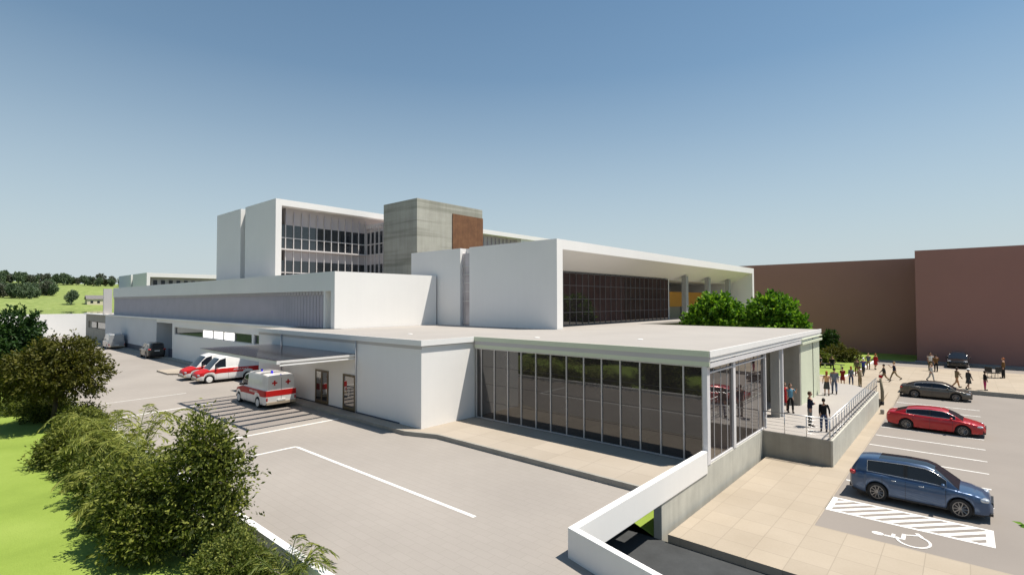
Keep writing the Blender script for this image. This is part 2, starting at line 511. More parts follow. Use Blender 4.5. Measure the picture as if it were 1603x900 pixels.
# concrete base wall below the glass corner
o = MB(); o.box(-7.90,16.13,-1.9,-7.615,27.45,-.012); bw = o.build('retaining_wall', CONC2, bevel=.012)
props(bw, 'pale concrete base wall under the side glazing beside beige paving', 'wall')
b = MB(); b.box(-12,16.6,-1.9,-11.6,19.6,-.5); b.box(-12,8.0,-1.9,-11.2,16.6,-.5)
structure(b.build('road_abutment', CONC3))

# far white boundary wall at the road's end
o = MB(); o.box(-132.6,-8,-.5,-132.15,23.5,4.15); fwall = o.build('boundary_wall', WHITE)
props(fwall, 'tall plain white boundary wall closing the far end of the road', 'wall')

# =================================================================== TERRACE
b = MB(); b.prism([(-7.65,27.5),(-4.70,27.5),(-4.70,44.4),(-6.6,46.9),(-14,46.9),(-14,27.5)], -1.9, -.02)
structure(b.build('terrace', [CONC3]))
b = MB(); b.prism([(-7.645,27.52),(-4.72,27.52),(-4.72,44.38),(-6.6,46.88),(-14,46.88),(-14,27.52)], -.02, 0.0)
structure(b.build('terrace_floor', ROOF))
b = MB(); b.box(-4.697,27.5,-1.9,-4.62,44.4,-.01); structure(b.build('terrace_side', CONC2))

def railing_thing(label, p0, p1, n, wires, lower=None):
    t = thing('railing', label, 'railing', (p0[0], p0[1], 0))
    p0, p1 = Vector(p0), Vector(p1)
    for k in range(n+1):
        q = p0.lerp(p1, k/n)
        b = MB(); b.tube([(q.x,q.y,-.05),(q.x,q.y,.93)], .019, 8); b.build('post', METAL, t, smooth=True)
    b = MB(); b.tube([(p0.x,p0.y,.95),(p1.x,p1.y,.95)], .026, 8); b.build('handrail', METAL, t, smooth=True)
    for z in wires:
        b = MB(); b.tube([(p0.x,p0.y,z),(p1.x,p1.y,z)], .007, 6); b.build('wire', METAL, t, smooth=True)
    if lower:
        b = MB(); b.tube([(p0.x+.05,p0.y,lower),(p1.x+.05,p1.y,lower)], .03, 8); b.build('lower_rail', DARKF, t, smooth=True)
railing_thing('short metal guard rail across the near end of the raised terrace', (-7.58,27.58,0), (-4.76,27.58,0), 3, (.16,.32,.48,.64,.80))
railing_thing('long metal guard rail with dark lower rail along terrace edge above parking', (-4.74,27.62,0), (-4.74,44.3,0), 22, (.16,.80), .42)

t = thing('bollard', 'weathered leaning wooden post at the far end of terrace rail', 'post', (-4.6,45.9,-1.2))
b = MB(); b.tube([(-4.6,46.2,-1.25),(-4.58,46.15,-.2),(-4.66,46.0,.75)], [.09,.11,.07], 8); b.build('shaft', surf('weathered_wood', (.22,.19,.13), .2, 3, 20, .9, .3), t, smooth=True)
b = MB(); b.tube([(-4.6,46.2,-1.22),(-4.6,46.2,-.95)], .115, 8); b.build('base', BLACK, t, smooth=True)
o = MB(); o.box(-4.35,42.45,-1.2,-4.15,42.75,-.9); props(o.build('wheel_stop', KERB, bevel=.02), 'small concrete stub behind the red saloon car', 'bollard')
# =================================================================== BUILDINGS
def part(name, m, parent, *boxes, bevel=0):
    b = MB()
    for q in boxes: b.box(*q)
    return b.build(name, m, parent, bevel=bevel)

# ---------------------------------------------------------------- glass pavilion (front block)
fb = thing('clinic_building', 'low flat-roofed front block with long tinted glass facade and ambulance entrance', 'building', (-20.6, 20, 0))
part('wall', WHITE, fb, (-39.8,16.55,-.5,-20.62,20.3,4.12), (-34.25,20.3,-.5,-20.62,29.2,4.12), (-20.9,20.6,-.5,-20.62,40,4.12))
roofp = [(-39.86,16.50),(-20.56,16.50),(-20.56,20.22),(-7.52,20.22),(-7.52,41.0),(-21.45,41.0),(-21.45,29.25),(-34.28,29.25),(-34.28,19.5),(-39.86,19.5)]
b = MB(); b.prism(roofp, 4.20, 4.42); rf = b.build('roof', [ROOF], fb)
# white roof edge on the road side, slightly proud
part('roof_edge', WHITE2, fb, (-39.90,16.44,4.16,-20.50,16.50,4.45), (-20.56,16.50,4.16,-20.50,20.16,4.45))
part('fascia', GREY_BAND, fb, (-39.84,16.53,3.98,-20.60,16.552,4.16))
# striped fascia of the glass facade
part('fascia', GREEN, fb, (-20.50,20.16,4.22,-7.50,20.22,4.45), (-20.50,20.19,3.84,-7.50,20.25,4.02))
part('fascia', GREY_BAND, fb, (-20.50,20.18,4.02,-7.50,20.24,4.22))
part('fascia', WHITE2, fb, (-7.52,20.20,4.20,-7.46,41.05,4.45), (-7.56,20.3,4.02,-7.50,41.02,4.20))
part('soffit', WHITE2, fb, (-20.5,20.25,3.80,-7.60,41.0,4.10))
# fascia beam on the right with bays between columns
part('beam', POSTM, fb, (-7.62,20.3,3.78,-7.50,35.35,3.96))
part('beam', GREEN, fb, (-7.60,35.4,3.70,-7.44,41.2,3.84), (-7.60,35.4,4.0,-7.44,41.2,4.06))
# long facade
cw = MB()
xs = [-20.42,-20.04,-19.07,-18.10,-17.18,-16.21,-15.29,-14.34,-13.36,-12.40,-11.45,-10.50,-9.57,-8.58,-7.80]
for x in xs: cw.box(x-.028,20.25,.0,x+.028,20.40,3.84)
cw.box(-20.45,20.245,.0,-7.75,20.40,.06); cw.box(-20.45,20.245,3.78,-7.75,20.40,3.845)
curtain = cw.build('curtain_wall', FRAME, fb)
for a, c in zip(xs[:-1], xs[1:]):
    g = MB(); g.box(a+.028,20.30,.06,c-.028,20.33,3.78); g.build('glass_pane', GLASS, curtain)
for z in (.95,1.9,2.85):
    tr = MB()
    for a, c in zip(xs[:-1], xs[1:]): tr.box(a+.03,20.291,z-.008,c-.03,20.299,z+.008)
    tr.build('transom', DARKF, curtain)
# side facade (x = -7.6)
cw = MB()
ys = [20.45,21.15,21.95,22.7,23.42,24.3,25.2,26.1,27.1,28.05]
for y in ys: cw.box(-7.73,y-.011,.0,-7.675,y+.011,3.78)
cw.box(-7.74,20.4,.0,-7.64,28.1,.06); cw.box(-7.74,20.4,3.52,-7.62,28.1,3.58); cw.box(-7.74,28.02,0,-7.58,28.14,3.78)
cs = cw.build('curtain_wall', POSTM, fb)
for a, c in zip(ys[:-1], ys[1:]):
    g = MB(); g.box(-7.71,a+.011,.06,-7.69,c-.011,3.52); g.box(-7.71,a+.011,3.58,-7.69,c-.011,3.78); g.build('glass_pane', GLASS_B, cs)
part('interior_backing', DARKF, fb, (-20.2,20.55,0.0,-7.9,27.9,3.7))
for y, wd in ((20.37,.15),(23.42,.14),(31.45,.09),(38.97,.10)):
    part('column', POSTM, fb, (-7.78,y-wd,0.002,-7.60,y+wd,4.02))
part('column', COLM, fb, (-8.15,31.05,0,-7.70,31.62,3.8))
# porch recess and green end wall
part('porch_wall', CONC3, fb, (-11.0,28.2,0,-10.8,35.4,3.8), (-10.8,28.1,0,-7.75,28.2,3.8), (-9.3,35.38,0,-7.62,35.6,3.8), (-10.8,35.5,0,-9.3,35.6,3.8))
part('porch_door', DOORF, fb, (-10.8,30.2,0,-10.72,30.3,2.2),(-10.8,32.1,0,-10.72,32.2,2.2),(-10.8,30.2,2.2,-10.72,32.2,2.3))
part('porch_floor', ROOF, fb, (-11,28.1,-.3,-7.66,35.4,.004))
part('end_wall', GREEN, fb, (-9.4,35.61,-.9,-7.60,41.0,3.8), (-20.6,40.8,-.9,-9.4,41.0,3.8))
# doors on the ambulance side
def glazed_door(x0, x1, leaf):
    d = MB()
    y = 16.50
    d.box(x0,y,0,x0+.12,y+.06,2.12); d.box(x1-.12,y,0,x1,y+.06,2.12); d.box(x0+.12,y,2.0,x1-.12,y+.06,2.12); d.box(x0+.12,y,.0,x1-.12,y+.06,.22)
    if leaf:
        xm = (x0+x1)/2; d.box(xm-.07,y,.22,xm+.07,y+.06,2.0)
    o = d.build('door', DOORF, fb)
    g = MB(); g.box(x0+.12,y+.02,.22,x1-.12,y+.04,2.0); g.build('door_glass', DOORGL, o)
    h = MB(); h.tube([(x0+.75,y-.05,.8),(x0+.75,y-.05,1.3)],.015,6); h.build('handle', METAL, o)
DOORGL = glass_mat('door_glass', (.03,.03,.03), 3.2)
glazed_door(-31.25,-29.65,True); glazed_door(-27.95,-26.62,False)
for x in (-36.0,-26.52,):
    b = MB(); b.tube([(x,16.50,0),(x,16.50,4.12)],.045,8); b.build('drainpipe', GREY_BAND, fb, smooth=True)
part('skirting', NAVY, fb, (-34.6,16.50,.0,-22.4,16.55,.06))
# canopy on the road side
cn = part('canopy', WHITE2, fb, (-37.65,11.95,3.18,-26.6,12.12,3.36), (-37.65,12.12,3.18,-37.5,16.55,3.36), (-26.75,12.12,3.24,-26.6,16.55,3.36), (-26.72,12.12,3.08,-26.62,16.5,3.16), (-37.5,16.38,3.2,-26.75,16.5,3.34))
b = MB()
for k in range(8):
    x = -37.5 + (k+1)*(10.75/9)
    b.box(x-.16,12.12,3.14,x+.16,16.38,3.33)
b.build('beam', WHITE2, cn)
part('glass_roof', CANOPY, cn, (-37.68,11.9,3.37,-26.55,16.5,3.39))
# small roof fittings
for x, y in ((-12.6,24.4),(-17.5,22.0),(-25.5,19.6)):
    b = MB(); b.lathe([(.15,4.415),(.15,4.44),(.12,4.45),(.02,4.452)], (x,y,0), n=16); b.build('roof_drain', WHITE2, fb, smooth=False)

# ---------------------------------------------------------------- long louvred wing
lw = thing('long_wing', 'long white two storey wing with mauve louvre band and strip windows', 'building', (-60, 20, 0))
part('wall', WHITE, lw, (-101.4,20.15,4.38,-34.33,29.15,8.50), (-101.4,29.15,4.38,-38.0,48,8.50))
part('parapet', WHITE, lw, (-101.4,19.58,7.20,-34.33,20.15,8.63), (-101.4,20.15,8.5,-34.33,20.4,8.63), (-34.6,20.4,8.5,-34.33,29.15,8.63))
part('end_post', WHITE, lw, (-34.85,19.58,4.44,-34.33,20.15,7.20), (-36.0,19.62,4.44,-35.75,20.15,7.20))
b = MB()
x = -101.3
while x < -36.1:
    b.add([(x,19.78,4.44),(x+.22,19.66,4.44),(x+.44,19.78,4.44),(x,19.78,7.12),(x+.22,19.66,7.12),(x+.44,19.78,7.12),(x,19.95,4.44),(x+.44,19.95,4.44),(x,19.95,7.12),(x+.44,19.95,7.12)],
          [(0,1,4,3),(1,2,5,4),(0,3,8,6),(2,7,9,5),(3,4,5,9,8)])
    x += .5
b.build('louvre_screen', LOUVRE, lw)
b = MB(); x = -101.3
while x < -36.1:
    b.add([(x+.02,19.66,6.96),(x+.22,19.585,6.90),(x+.42,19.66,6.96),(x+.02,19.66,7.19),(x+.22,19.585,7.19),(x+.42,19.66,7.19)],[(0,1,4,3),(1,2,5,4),(3,4,5),(2,1,0)])
    x += .5
b.build('louvre_lit_edge', PINK, lw)  # paler scalloped strip added to imitate sunlit louvre tops
part('ledge', WHITE2, lw, (-120.6,18.98,4.30,-39.95,19.60,4.44))
part('roof', ROOF, lw, (-120.5,19.6,4.30,-101.5,40,4.42), (-101.4,20.4,8.50,-34.6,29.15,8.56), (-101.4,29.15,8.50,-38.0,48,8.56))
wl = [(-120.5,-104.4,-.5,4.3)]
# ground storey wall with window strip and niche cut out
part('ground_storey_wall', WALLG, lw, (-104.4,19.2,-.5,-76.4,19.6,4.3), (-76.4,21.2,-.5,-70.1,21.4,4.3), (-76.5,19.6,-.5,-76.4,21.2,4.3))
part('ground_storey_wall', WHITE, lw,
     (-70.1,19.2,-.5,-39.9,19.6,2.66), (-70.1,19.2,3.52,-39.9,19.6,4.3),
     (-70.1,19.2,2.66,-69.3,19.6,3.52), (-47.7,19.2,2.66,-47.3,19.6,3.52), (-46.2,19.2,2.66,-39.9,19.6,3.52),
     (-70.1,19.6,-.5,-70.0,21.2,4.3), (-76.4,19.2,3.9,-70.1,19.6,4.3))
part('ground_storey_wall', CONC3, lw, (-120.5,19.35,-.5,-104.4,40,1.9), (-120.5,19.35,3.1,-104.4,40,4.3), (-120.5,19.35,1.9,-118.5,40,3.1),(-118.5,19.6,1.9,-104.4,40,3.1))
for a, c, m in ((-69.3,-60.3,GLASS_D),(-60.3,-57.4,GLAREWIN),(-57.3,-54.6,GLAREWIN),(-54.5,-51.8,GLAREWIN),(-51.7,-47.75,GLASS_D),(-47.3,-46.2,GLASS_D)):
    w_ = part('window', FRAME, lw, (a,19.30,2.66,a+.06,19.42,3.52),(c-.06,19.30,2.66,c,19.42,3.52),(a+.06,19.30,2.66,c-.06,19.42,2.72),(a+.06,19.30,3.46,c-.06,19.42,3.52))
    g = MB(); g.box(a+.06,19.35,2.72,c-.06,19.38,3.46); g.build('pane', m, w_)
for a, c in ((-116,-112.2),(-110.9,-104.6)):
    w_ = part('window', DARKF, lw, (a,19.4,1.95,c,19.5,2.02),(a,19.4,2.98,c,19.5,3.05))
    g = MB(); g.box(a,19.44,2.02,c,19.47,2.98); g.build('pane', GLASS_D, w_)
d = part('door', DARKF, lw, (-73.3,21.1,-.2,-71.2,21.2,2.9)); 
part('skirting', NAVY, lw, (-104.3,19.14,-.2,-76.5,19.2,.55), (-71.2,19.14,-.2,-70.0,19.2,.9))
part('end_fin', GREY_BAND, lw, (-104.35,18.85,4.44,-104.0,19.95,8.58))

GLASS_S = glass_mat('slot_glass', (.46,.41,.42), 1.6, .08)  # pale pinkish base colour carries the bright reflections on these panes
# ---------------------------------------------------------------- box framed wing (upper volume with slot)
th = thing('framed_wing', 'white box-framed upper wing with deep sloped soffit and dark gridded glass', 'building', (-28, 45, 4.4))
X1 = -21.5
part('wall', WHITE, th, (-30.35,29.30,0.2,X1,30.0,10.83), (-38.0,29.30,0.2,-31.45,30.0,10.83), (-38.0,30.0,0.2,-31.45,30.6,10.83))
part('roof', WHITE, th, (-38.0,30.0,10.12,X1,74.0,10.83))
part('end_wall', WHITE, th, (-38.0,74.0,-.9,X1,74.7,10.83))
part('slot_window', GLASS_S, th, (-31.45,29.58,.2,-30.35,29.9,10.4))
sl = MB()
for z in (4.6,6.4,7.2,7.9,8.6,9.3): sl.box(-31.44,29.52,z,-30.36,29.58,z+.07)
sl.box(-31.24,29.53,.2,-31.18,29.58,10.3)
sl.build('slot_frame', FRAME, th)
b = MB(); b.add([(X1-.1,30.0,10.10),(X1-.1,74.0,10.10),(-24.4,74.0,8.78),(-24.4,30.0,8.78),(X1-.1,30.0,10.16),(X1-.1,74.0,10.16),(-24.4,74.0,8.9),(-24.4,30.0,8.9)],[(0,1,2,3),(4,7,6,5),(0,4,5,1),(2,6,7,3),(0,3,7,4),(1,5,6,2)])
b.build('soffit', WHITE, th)
part('ceiling', WHITE, th, (-34.0,53.2,8.75,-24.4,74.0,8.9))
part('floor', ROOF, th, (-34,30.0,4.25,X1,74.0,4.415))
part('wall', WHITE, th, (-24.3,30.0,4.415,-24.15,30.9,8.78), (-38.0,30.6,0.2,-37.6,74,10.12))
cw = MB(); ys = [30.9+.93*k for k in range(25)]
for y in ys: cw.box(-24.2,y-.02,4.42,-24.10,y+.02,8.78)
for z in (4.5,5.5,6.6,7.7,8.72): cw.box(-24.19,30.9,z-.02,-24.11,ys[-1],z+.02)
cg = cw.build('curtain_wall', mat('thin_mullion',(.13,.12,.12),.5), th)
for a, c in zip(ys[:-1], ys[1:]):
    g = MB(); g.box(-24.165,a+.02,4.42,-24.14,c-.02,8.74); g.build('glass_pane', GLASS_B, cg)
part('wall', WHITE, th, (-34,53.22,4.415,-24.1,53.4,8.75))
part('low_wall', OLIVE, th, (-27.2,54.2,4.415,-27.0,63.0,5.72))
part('orange_panel', ORANGE, th, (-27.1,59.9,5.72,-26.95,71.5,7.55))
part('back_wall', WHITE, th, (-34.0,53.4,4.415,-33.8,74,8.75), (-27.2,58.6,5.72,-27.0,59.7,8.6))
for y in (55.9,62.7,69.8):
    part('column', COLM, th, (-23.6,y-.33,4.415,-23.1,y+.33,9.2))

# ---------------------------------------------------------------- tall block
tb = thing('tall_block', 'tall white block with recessed gridded windows and a vertical slot', 'building', (-62, 40, 0))
part('wall', WHITE, tb, (-64.1,24.9,0,-56.0,25.55,17.66), (-73.1,24.9,0,-65.45,25.55,17.66), (-73.1,25.55,0,-72.6,84,17.66), (-66,26.4,0,-63.5,26.6,16.95), (-72.6,25.55,0,-65.45,26.0,16.9))
part('roof', WHITE, tb, (-73.1,25.55,16.98,-56.0,84,17.66))
part('core', PINK, tb, (-72.6,26.6,0,-57.25,84,16.98))
xf = -57.25
def facade_x(y0, n, sp, rows, parent):
    """recessed facade in the plane x = xf: panels, windows, mullions"""
    m = MB()
    for k in range(n+1): m.box(xf, y0+k*sp-.045, 4.5, xf+.14, y0+k*sp+.045, 16.3)
    for z in (8.35,9.7,12.35,13.6): m.box(xf+.002, y0, z-.05, xf+.10, y0+n*sp, z+.05)
    m.box(xf, y0, 12.22, xf+.40, y0+n*sp, 12.34); m.box(xf, y0, 8.2, xf+.40, y0+n*sp, 8.32)
    fr = m.build('facade_frame', FRAMEW, parent)
    for k in range(n):
        for z0, z1 in rows:
            g = MB(); g.box(xf, y0+k*sp+.05, z0, xf+.03, y0+(k+1)*sp-.05, z1); g.build('window_pane', GLASS_D, fr)
FRAMEW = mat('white_mullion', (.62,.59,.58), .5)
facade_x(25.6, 12, .93, [(12.42,13.55),(13.65,15.05),(8.42,9.65),(9.75,11.05)], tb)
fin = MB()
for k in range(13): fin.box(xf+.14,25.6+k*.93-.04,15.1,xf+.26,25.6+k*.93+.04,16.6)
for k in range(20): fin.box(xf,49+k*.93-.04,14,xf+.26,49+k*.93+.04,16.7)
fin.build('louvre_fin', LOUVRE, tb)
part('wall', WHITE, tb, (xf,66.5,10,-56.3,84,16.98))
# return facade facing the camera side
part('return_wall', PINK, tb, (-57.2,37.0,0,-52.45,47.0,15.55))
m = MB()
for k in range(6): m.box(-57.1+k*.92-.05,36.86,4.5,-57.1+k*.92+.05,37.0,15.55)
for z in (8.3,12.28,13.6,9.7): m.box(-57.2,36.88,z-.05,-52.45,37.0,z+.05)
for k in range(12): m.box(-57.1+k*.42-.1,36.7,15.60,-57.1+k*.42+.06,36.9,15.95)
m.box(-57.2,36.72,15.95,-52.45,37.3,16.05)
fr = m.build('facade_frame', FRAMEW, tb)
for k in range(5):
    for z0, z1 in [(12.38,13.52),(13.68,15.1),(8.4,9.62),(9.78,11.05)]:
        g = MB(); g.box(-57.1+k*.92+.2,36.93,z0,-57.1+(k+1)*.92-.2,36.99,z1); g.build('window_pane', GLASS_D, fr)

ct = MB(); ct.box(-52.4,36.25,0,-46,46.7,18.06)
tw = thing('concrete_tower', 'board-marked concrete lift tower with a rusty steel panel', 'tower', (-49,41,0))
ct.build('shaft', CONC, tw)
part('steel_panel', RUST, tw, (-46,41.55,6,-45.9,46.72,16.95))

# far block behind the long wing
fk = thing('far_block', 'distant low white framed block peeping over the long wing', 'building', (-180, 60, 0))
part('wall', WHITE, fk, (-183.5,40,0,-169,40.8,14.55), (-200,40,0,-185.5,40.8,14.55))
part('roof', WHITE, fk, (-200,40.8,13.4,-169,120,14.55))
part('core', LOUVRE, fk, (-200,41.5,0,-171,120,13.4))
fk_m = MB()
for k in range(40): fk_m.box(-171,42+k*1.9,9.5,-170.8,42+k*1.9+.9,12.6)
fk_m.build('window', GLASS_D, fk)

# brown buildings
t = thing('brown_building', 'taller plain dark brown block beyond the plaza and black car', 'building', (10,85,-.9))
part('wall', BROWN, t, (-4.36,79.3,-1.9,60,100,12.40)); part('roof_edge', BROWN, t, (-4.36,79.3,12.40,60,79.6,12.46))
t = thing('brown_building', 'lower plain dark brown block behind rooftop trees and lawn', 'building', (-40,95,-.9))
part('wall', BROWN, t, (-85,86.9,-1.9,-4.4,110,11.98)); part('roof_edge', BROWN, t, (-85,86.9,11.98,-4.4,87.2,12.04))
# =================================================================== VEHICLES
def paint(name, col, metal=.0, rough=.32):
    m = mat(name, col, rough, metal, coat=.7)
    v = pos(m, obj=True)
    L(m, ramp(m, noise(m, v, 1.3, 4), [(.3, sc(col,.93)), (.7, sc(col,1.04))]), BS(m).inputs['Base Color'])
    return m
def tyre_mat():
    m = mat('tyre_rubber', (.018,.018,.019), .85); bump(m, noise(m, pos(m, obj=True), 40), .2, .01); return m
TYRE = tyre_mat()
RIM = mat('alloy_rim', (.26,.245,.235), .35, .75)
RIMW = mat('white_rim', (.72,.72,.70), .45)
CARGLASS = mat('car_glass', (.012,.016,.024), .03, ior=1.45)
HEADL = mat('headlight_glass', (.45,.48,.52), .12, .3, coat=.8)
TAILL = mat('tail_light', (.36,.015,.012), .2, coat=.8)
PLATE = mat('number_plate', (.65,.65,.62), .5)
CHROME = mat('chrome_trim', (.65,.65,.66), .2, .95)

def smooth_prof(xs, prof, k=2):
    x, y = zip(*prof)
    v = np.interp(xs, x, y)
    for _ in range(k):
        u = v.copy(); u[1:-1] = .25*v[:-2]+.5*v[1:-1]+.25*v[2:]; v = u
    return v

def make_vehicle(S, name, label, cat, loc, rz, group=None):
    """S: dictionary of profiles; x forward, y left, z up; origin on the ground"""
    t = thing(name, label, cat, loc, rz, group)
    kk_ = S.get('k', 1.0); t.scale = (kk_, kk_, S.get('kz', kk_))
    Lh = S['L']/2; W = S['W']/2; WR = S['wr']; xf, xr = S['axles']
    arch = WR*S.get('arch', 1.16)
    xs = set(np.linspace(-Lh, Lh, 64).round(4))
    for xa in (xf, xr):
        for a in np.linspace(0, math.pi, 15): xs.add(round(xa+arch*math.cos(a), 4))
    for e in (.004,.02,.05,.09): xs.add(round(Lh-e,4)); xs.add(round(-Lh+e,4))
    xs = np.array(sorted(xs))
    top = smooth_prof(xs, S['top'], 2)
    half = smooth_prof(xs, S['plan'], 2)
    bot = np.interp(xs, *zip(*S['sill']))
    for xa in (xf, xr):
        d = arch**2-(xs-xa)**2
        bot = np.where(d > 0, np.maximum(bot, WR*.98+np.sqrt(np.maximum(d, 0))), bot)
    bot = np.minimum(bot, top-.12)
    rows = S.get('rows', [(0,.955),(.10,.985),(.30,1.0),(.52,1.0),(.70,.985),(.86,.965),(.95,.94),(1.0,.885)])
    crown = [(.62,.6),(.30,.9),(0,1.0)]
    cz = S.get('crown', .035)
    V = []; nr = len(rows); nc = nr+len(crown)
    for i, x in enumerate(xs):
        for tt, k in rows: V.append((x, half[i]*k, bot[i]+(top[i]-bot[i])*tt))
        for f, c in crown: V.append((x, half[i]*.885*f/1.0, top[i]+cz*c*min(1, half[i]/W)))
    nx = len(xs)
    def classify(i, r):
        xm = (xs[i]+xs[i+1])/2
        if r < nr-1:
            zt = (rows[r][0]+rows[r+1][0])/2
        else: zt = 1.1
        return S['zone'](xm, zt) if 'zone' in S else 0
    mb = {}
    def face(q, key):
        mb.setdefault(key, []).append(q)
    for i in range(nx-1):
        for r in range(nc-1):
            a, b_, c, d = i*nc+r, (i+1)*nc+r, (i+1)*nc+r+1, i*nc+r+1
            key = classify(i, r)
            face((a,b_,c,d), key)
    nV = len(V)
    V2 = V + [(x,-y,z) for x,y,z in V]
    allf = {k: fs+[tuple(q+nV for q in f[::-1]) for f in fs] for k, fs in mb.items()}
    # end caps
    for i, rev in ((0, True), (nx-1, False)):
        ring = [i*nc+r for r in range(nc)] + [nV+i*nc+r for r in range(nc-2, -1, -1)]
        allf.setdefault(0, []).append(tuple(ring[::-1] if not rev else ring))
    def sub(fs, nm, m, parent, smooth=True):
        used = sorted({i for f in fs for i in f}); mp = {o:i for i,o in enumerate(used)}
        b = MB(); b.add([V2[o] for o in used], [tuple(mp[o] for o in f) for f in fs])
        o = b.build(nm, m, parent, world=False, smooth=smooth)
        o.data.set_sharp_from_angle(angle=R(42))
        return o
    body = sub(allf.pop(0), 'body', S['paint'], t)
    for k, fs in allf.items():
        nm, m = S['zones'][k]
        sub(fs, nm, m, t)
    # greenhouse -------------------------------------------------
    G = S['roof']     # (x, z, flag) flag of the interval to the next station: w window, p pillar, s screen, b back window, r plain
    def at_top(x): return float(np.interp(x, xs, top))
    def at_half(x): return float(np.interp(x, xs, half))
    wr_ = S.get('roofw', .70); tb_ = .885
    secs = []
    for (x, z, fl) in G:
        zb = at_top(x)-.012; hb = at_half(x)*tb_
        k = min(1, max(0, (z-zb)/(S['H']-zb)))
        hr = hb+(W*wr_-hb)*k
        zz = max(z, zb+.001)
        pts = []
        for s_, (fy, fz) in enumerate(((0,0),(.10,.10),(.86,.86))):
            pts.append((x, hb+(hr-hb)*fy, zb+(zz-zb)*fz))
        pts += [(x, hr-.035*k, zb+(zz-zb)*.965), (x, hr*.86, zz), (x, hr*.45, zz+.02*k), (x, 0, zz+.028*k)]
        secs.append(pts)
    GV = [p for s_ in secs for p in s_]; m_ = 7; n2 = len(GV)
    GV2 = GV+[(x,-y,z) for x,y,z in GV]
    gl = {}
    for i in range(len(G)-1):
        fl = G[i][2]
        for r in range(m_-1):
            a, b_, c, d = i*m_+r, (i+1)*m_+r, (i+1)*m_+r+1, i*m_+r+1
            if r == 1 and fl in 'wqS': key = ('side_window', i)
            elif r == 1 and fl == 'p': key = ('pillar', i)
            elif r >= 3 and fl in 'sS': key = ('windscreen', 0)
            elif r >= 3 and fl == 'b': key = ('rear_window', 0)
            elif r >= 4 and S.get('glassroof') and fl in 'wp': key = ('roof_panel', 0)
            else: key = ('cabin', 0)
            gl.setdefault(key+(1,), []).append((a,b_,c,d))
            gl.setdefault(key+(-1,), []).append((a+n2,d+n2,c+n2,b_+n2))
    merged = {}
    for (nm, i, sd), fs in gl.items():
        kk = (nm, i, sd) if nm in ('side_window', 'pillar') else (nm, 0, 0)
        merged.setdefault(kk, []).extend(fs)
    for (nm, i, sd), fs in merged.items():
        used = sorted({q for f in fs for q in f}); mp = {o:k for k,o in enumerate(used)}
        b = MB(); b.add([GV2[o] for o in used], [tuple(mp[o] for o in f) for f in fs])
        m = {'cabin': S.get('cabinpaint', S['paint']), 'pillar': BLACK, 'roof_panel': CARGLASS}.get(nm, CARGLASS)
        o = b.build(nm, m, t, world=False, smooth=True); o.data.set_sharp_from_angle(angle=R(35))
    if S.get('back'):   # flat tail of a van or estate
        pts = secs[0]; ring = pts + [(x,-y,z) for x,y,z in pts[-2::-1]]
        b = MB(); b.add(ring, [tuple(range(len(ring)))]); b.build('tailgate', S.get('cabinpaint', S['paint']), t, world=False)
    # window trim line
    if S.get('trim'):
        b = MB()
        lo = [s_[1] for s_, g in zip(secs, G) if S['trim'][0] <= g[0] <= S['trim'][1]]; hi = [s_[2] for s_, g in zip(secs, G) if S['trim'][0] <= g[0] <= S['trim'][1]]
        loop = lo+hi[::-1]+[lo[0]]
        for sd in (1,-1): b.tube([(x, sd*(y+.006), z) for x,y,z in loop], .012, 6, cap=False)
        b.build('window_trim', CHROME, t, world=False, smooth=True)
    # underbody and wheels
    b = MB(); b.box(-Lh+.25,-W*.80,.20,Lh-.25,W*.80,min(.62, WR*1.8)); b.box(-Lh+.08,-W*.74,.24,Lh-.08,W*.74,.45); b.build('underbody', BLACK, t, world=False)
    ty = S.get('tyre', .22); nsp = S.get('spokes', 10)
    for xa in (xf, xr):
        for sd in (1,-1):
            yo = sd*(W*.965-ty/2)
            b = MB(); w2 = ty/2
            prof = [(WR*.66,-w2*.96),(WR*.80,-w2),(WR*.95,-w2*.9),(WR,-w2*.6),(WR,w2*.6),(WR*.95,w2*.9),(WR*.80,w2),(WR*.66,w2*.96)]
            b.lathe(prof, (xa,yo,WR), 'y', 28)
            wh = b.build('wheel', TYRE, t, world=False, smooth=True); wh.data.set_sharp_from_angle(angle=R(40))
            b = MB(); yf = yo+sd*w2
            e = lambda k: yf+sd*k
            pr = [(WR*.70,e(-.02)),(WR*.70,e(.006)),(WR*.64,e(.006)),(WR*.62,e(-.035)),(.02,e(-.035))]
            if sd < 0: pr = pr
            if not nsp: pr = [(WR*.70,e(-.02)),(WR*.70,e(.008)),(WR*.60,e(.02)),(WR*.34,e(.012)),(WR*.28,e(.026)),(.02,e(.03))]
            b.lathe(pr, (xa,0,WR), 'y', 28)
            if nsp: b.lathe([(WR*.18,e(-.05)),(WR*.18,e(-.002)),(WR*.08,e(.006)),(.005,e(.006))], (xa,0,WR), 'y', 14)
            for k in range(nsp):
                a = 2*math.pi*k/nsp
                p0 = (xa+WR*.12*math.cos(a), yf-sd*.010, WR+WR*.12*math.sin(a)); p1 = (xa+WR*.66*math.cos(a), yf-sd*.004, WR+WR*.66*math.sin(a))
                b.tube([p0,p1], [WR*.075,WR*.055], 5)
            b.build('rim', S.get('rim', RIM), wh, world=False, smooth=False)
    # mirrors, handles, lamps
    mx, mz = S['mirror']
    for sd in (1,-1):
        hm = at_half(mx)*.90
        b = MB(); b.blob((mx,sd*(hm+.11),mz),(.075,.115,.075),12,8,p=2.6); b.tube([(mx+.02,sd*(hm-.04),mz-.05),(mx+.01,sd*(hm+.07),mz-.03)],.025,6)
        b.build('mirror', S.get('mirrorm', S['paint']), t, world=False, smooth=True)
    def side_y(x, tt):
        return at_half(x)*float(np.interp(tt, [q[0] for q in rows], [q[1] for q in rows]))
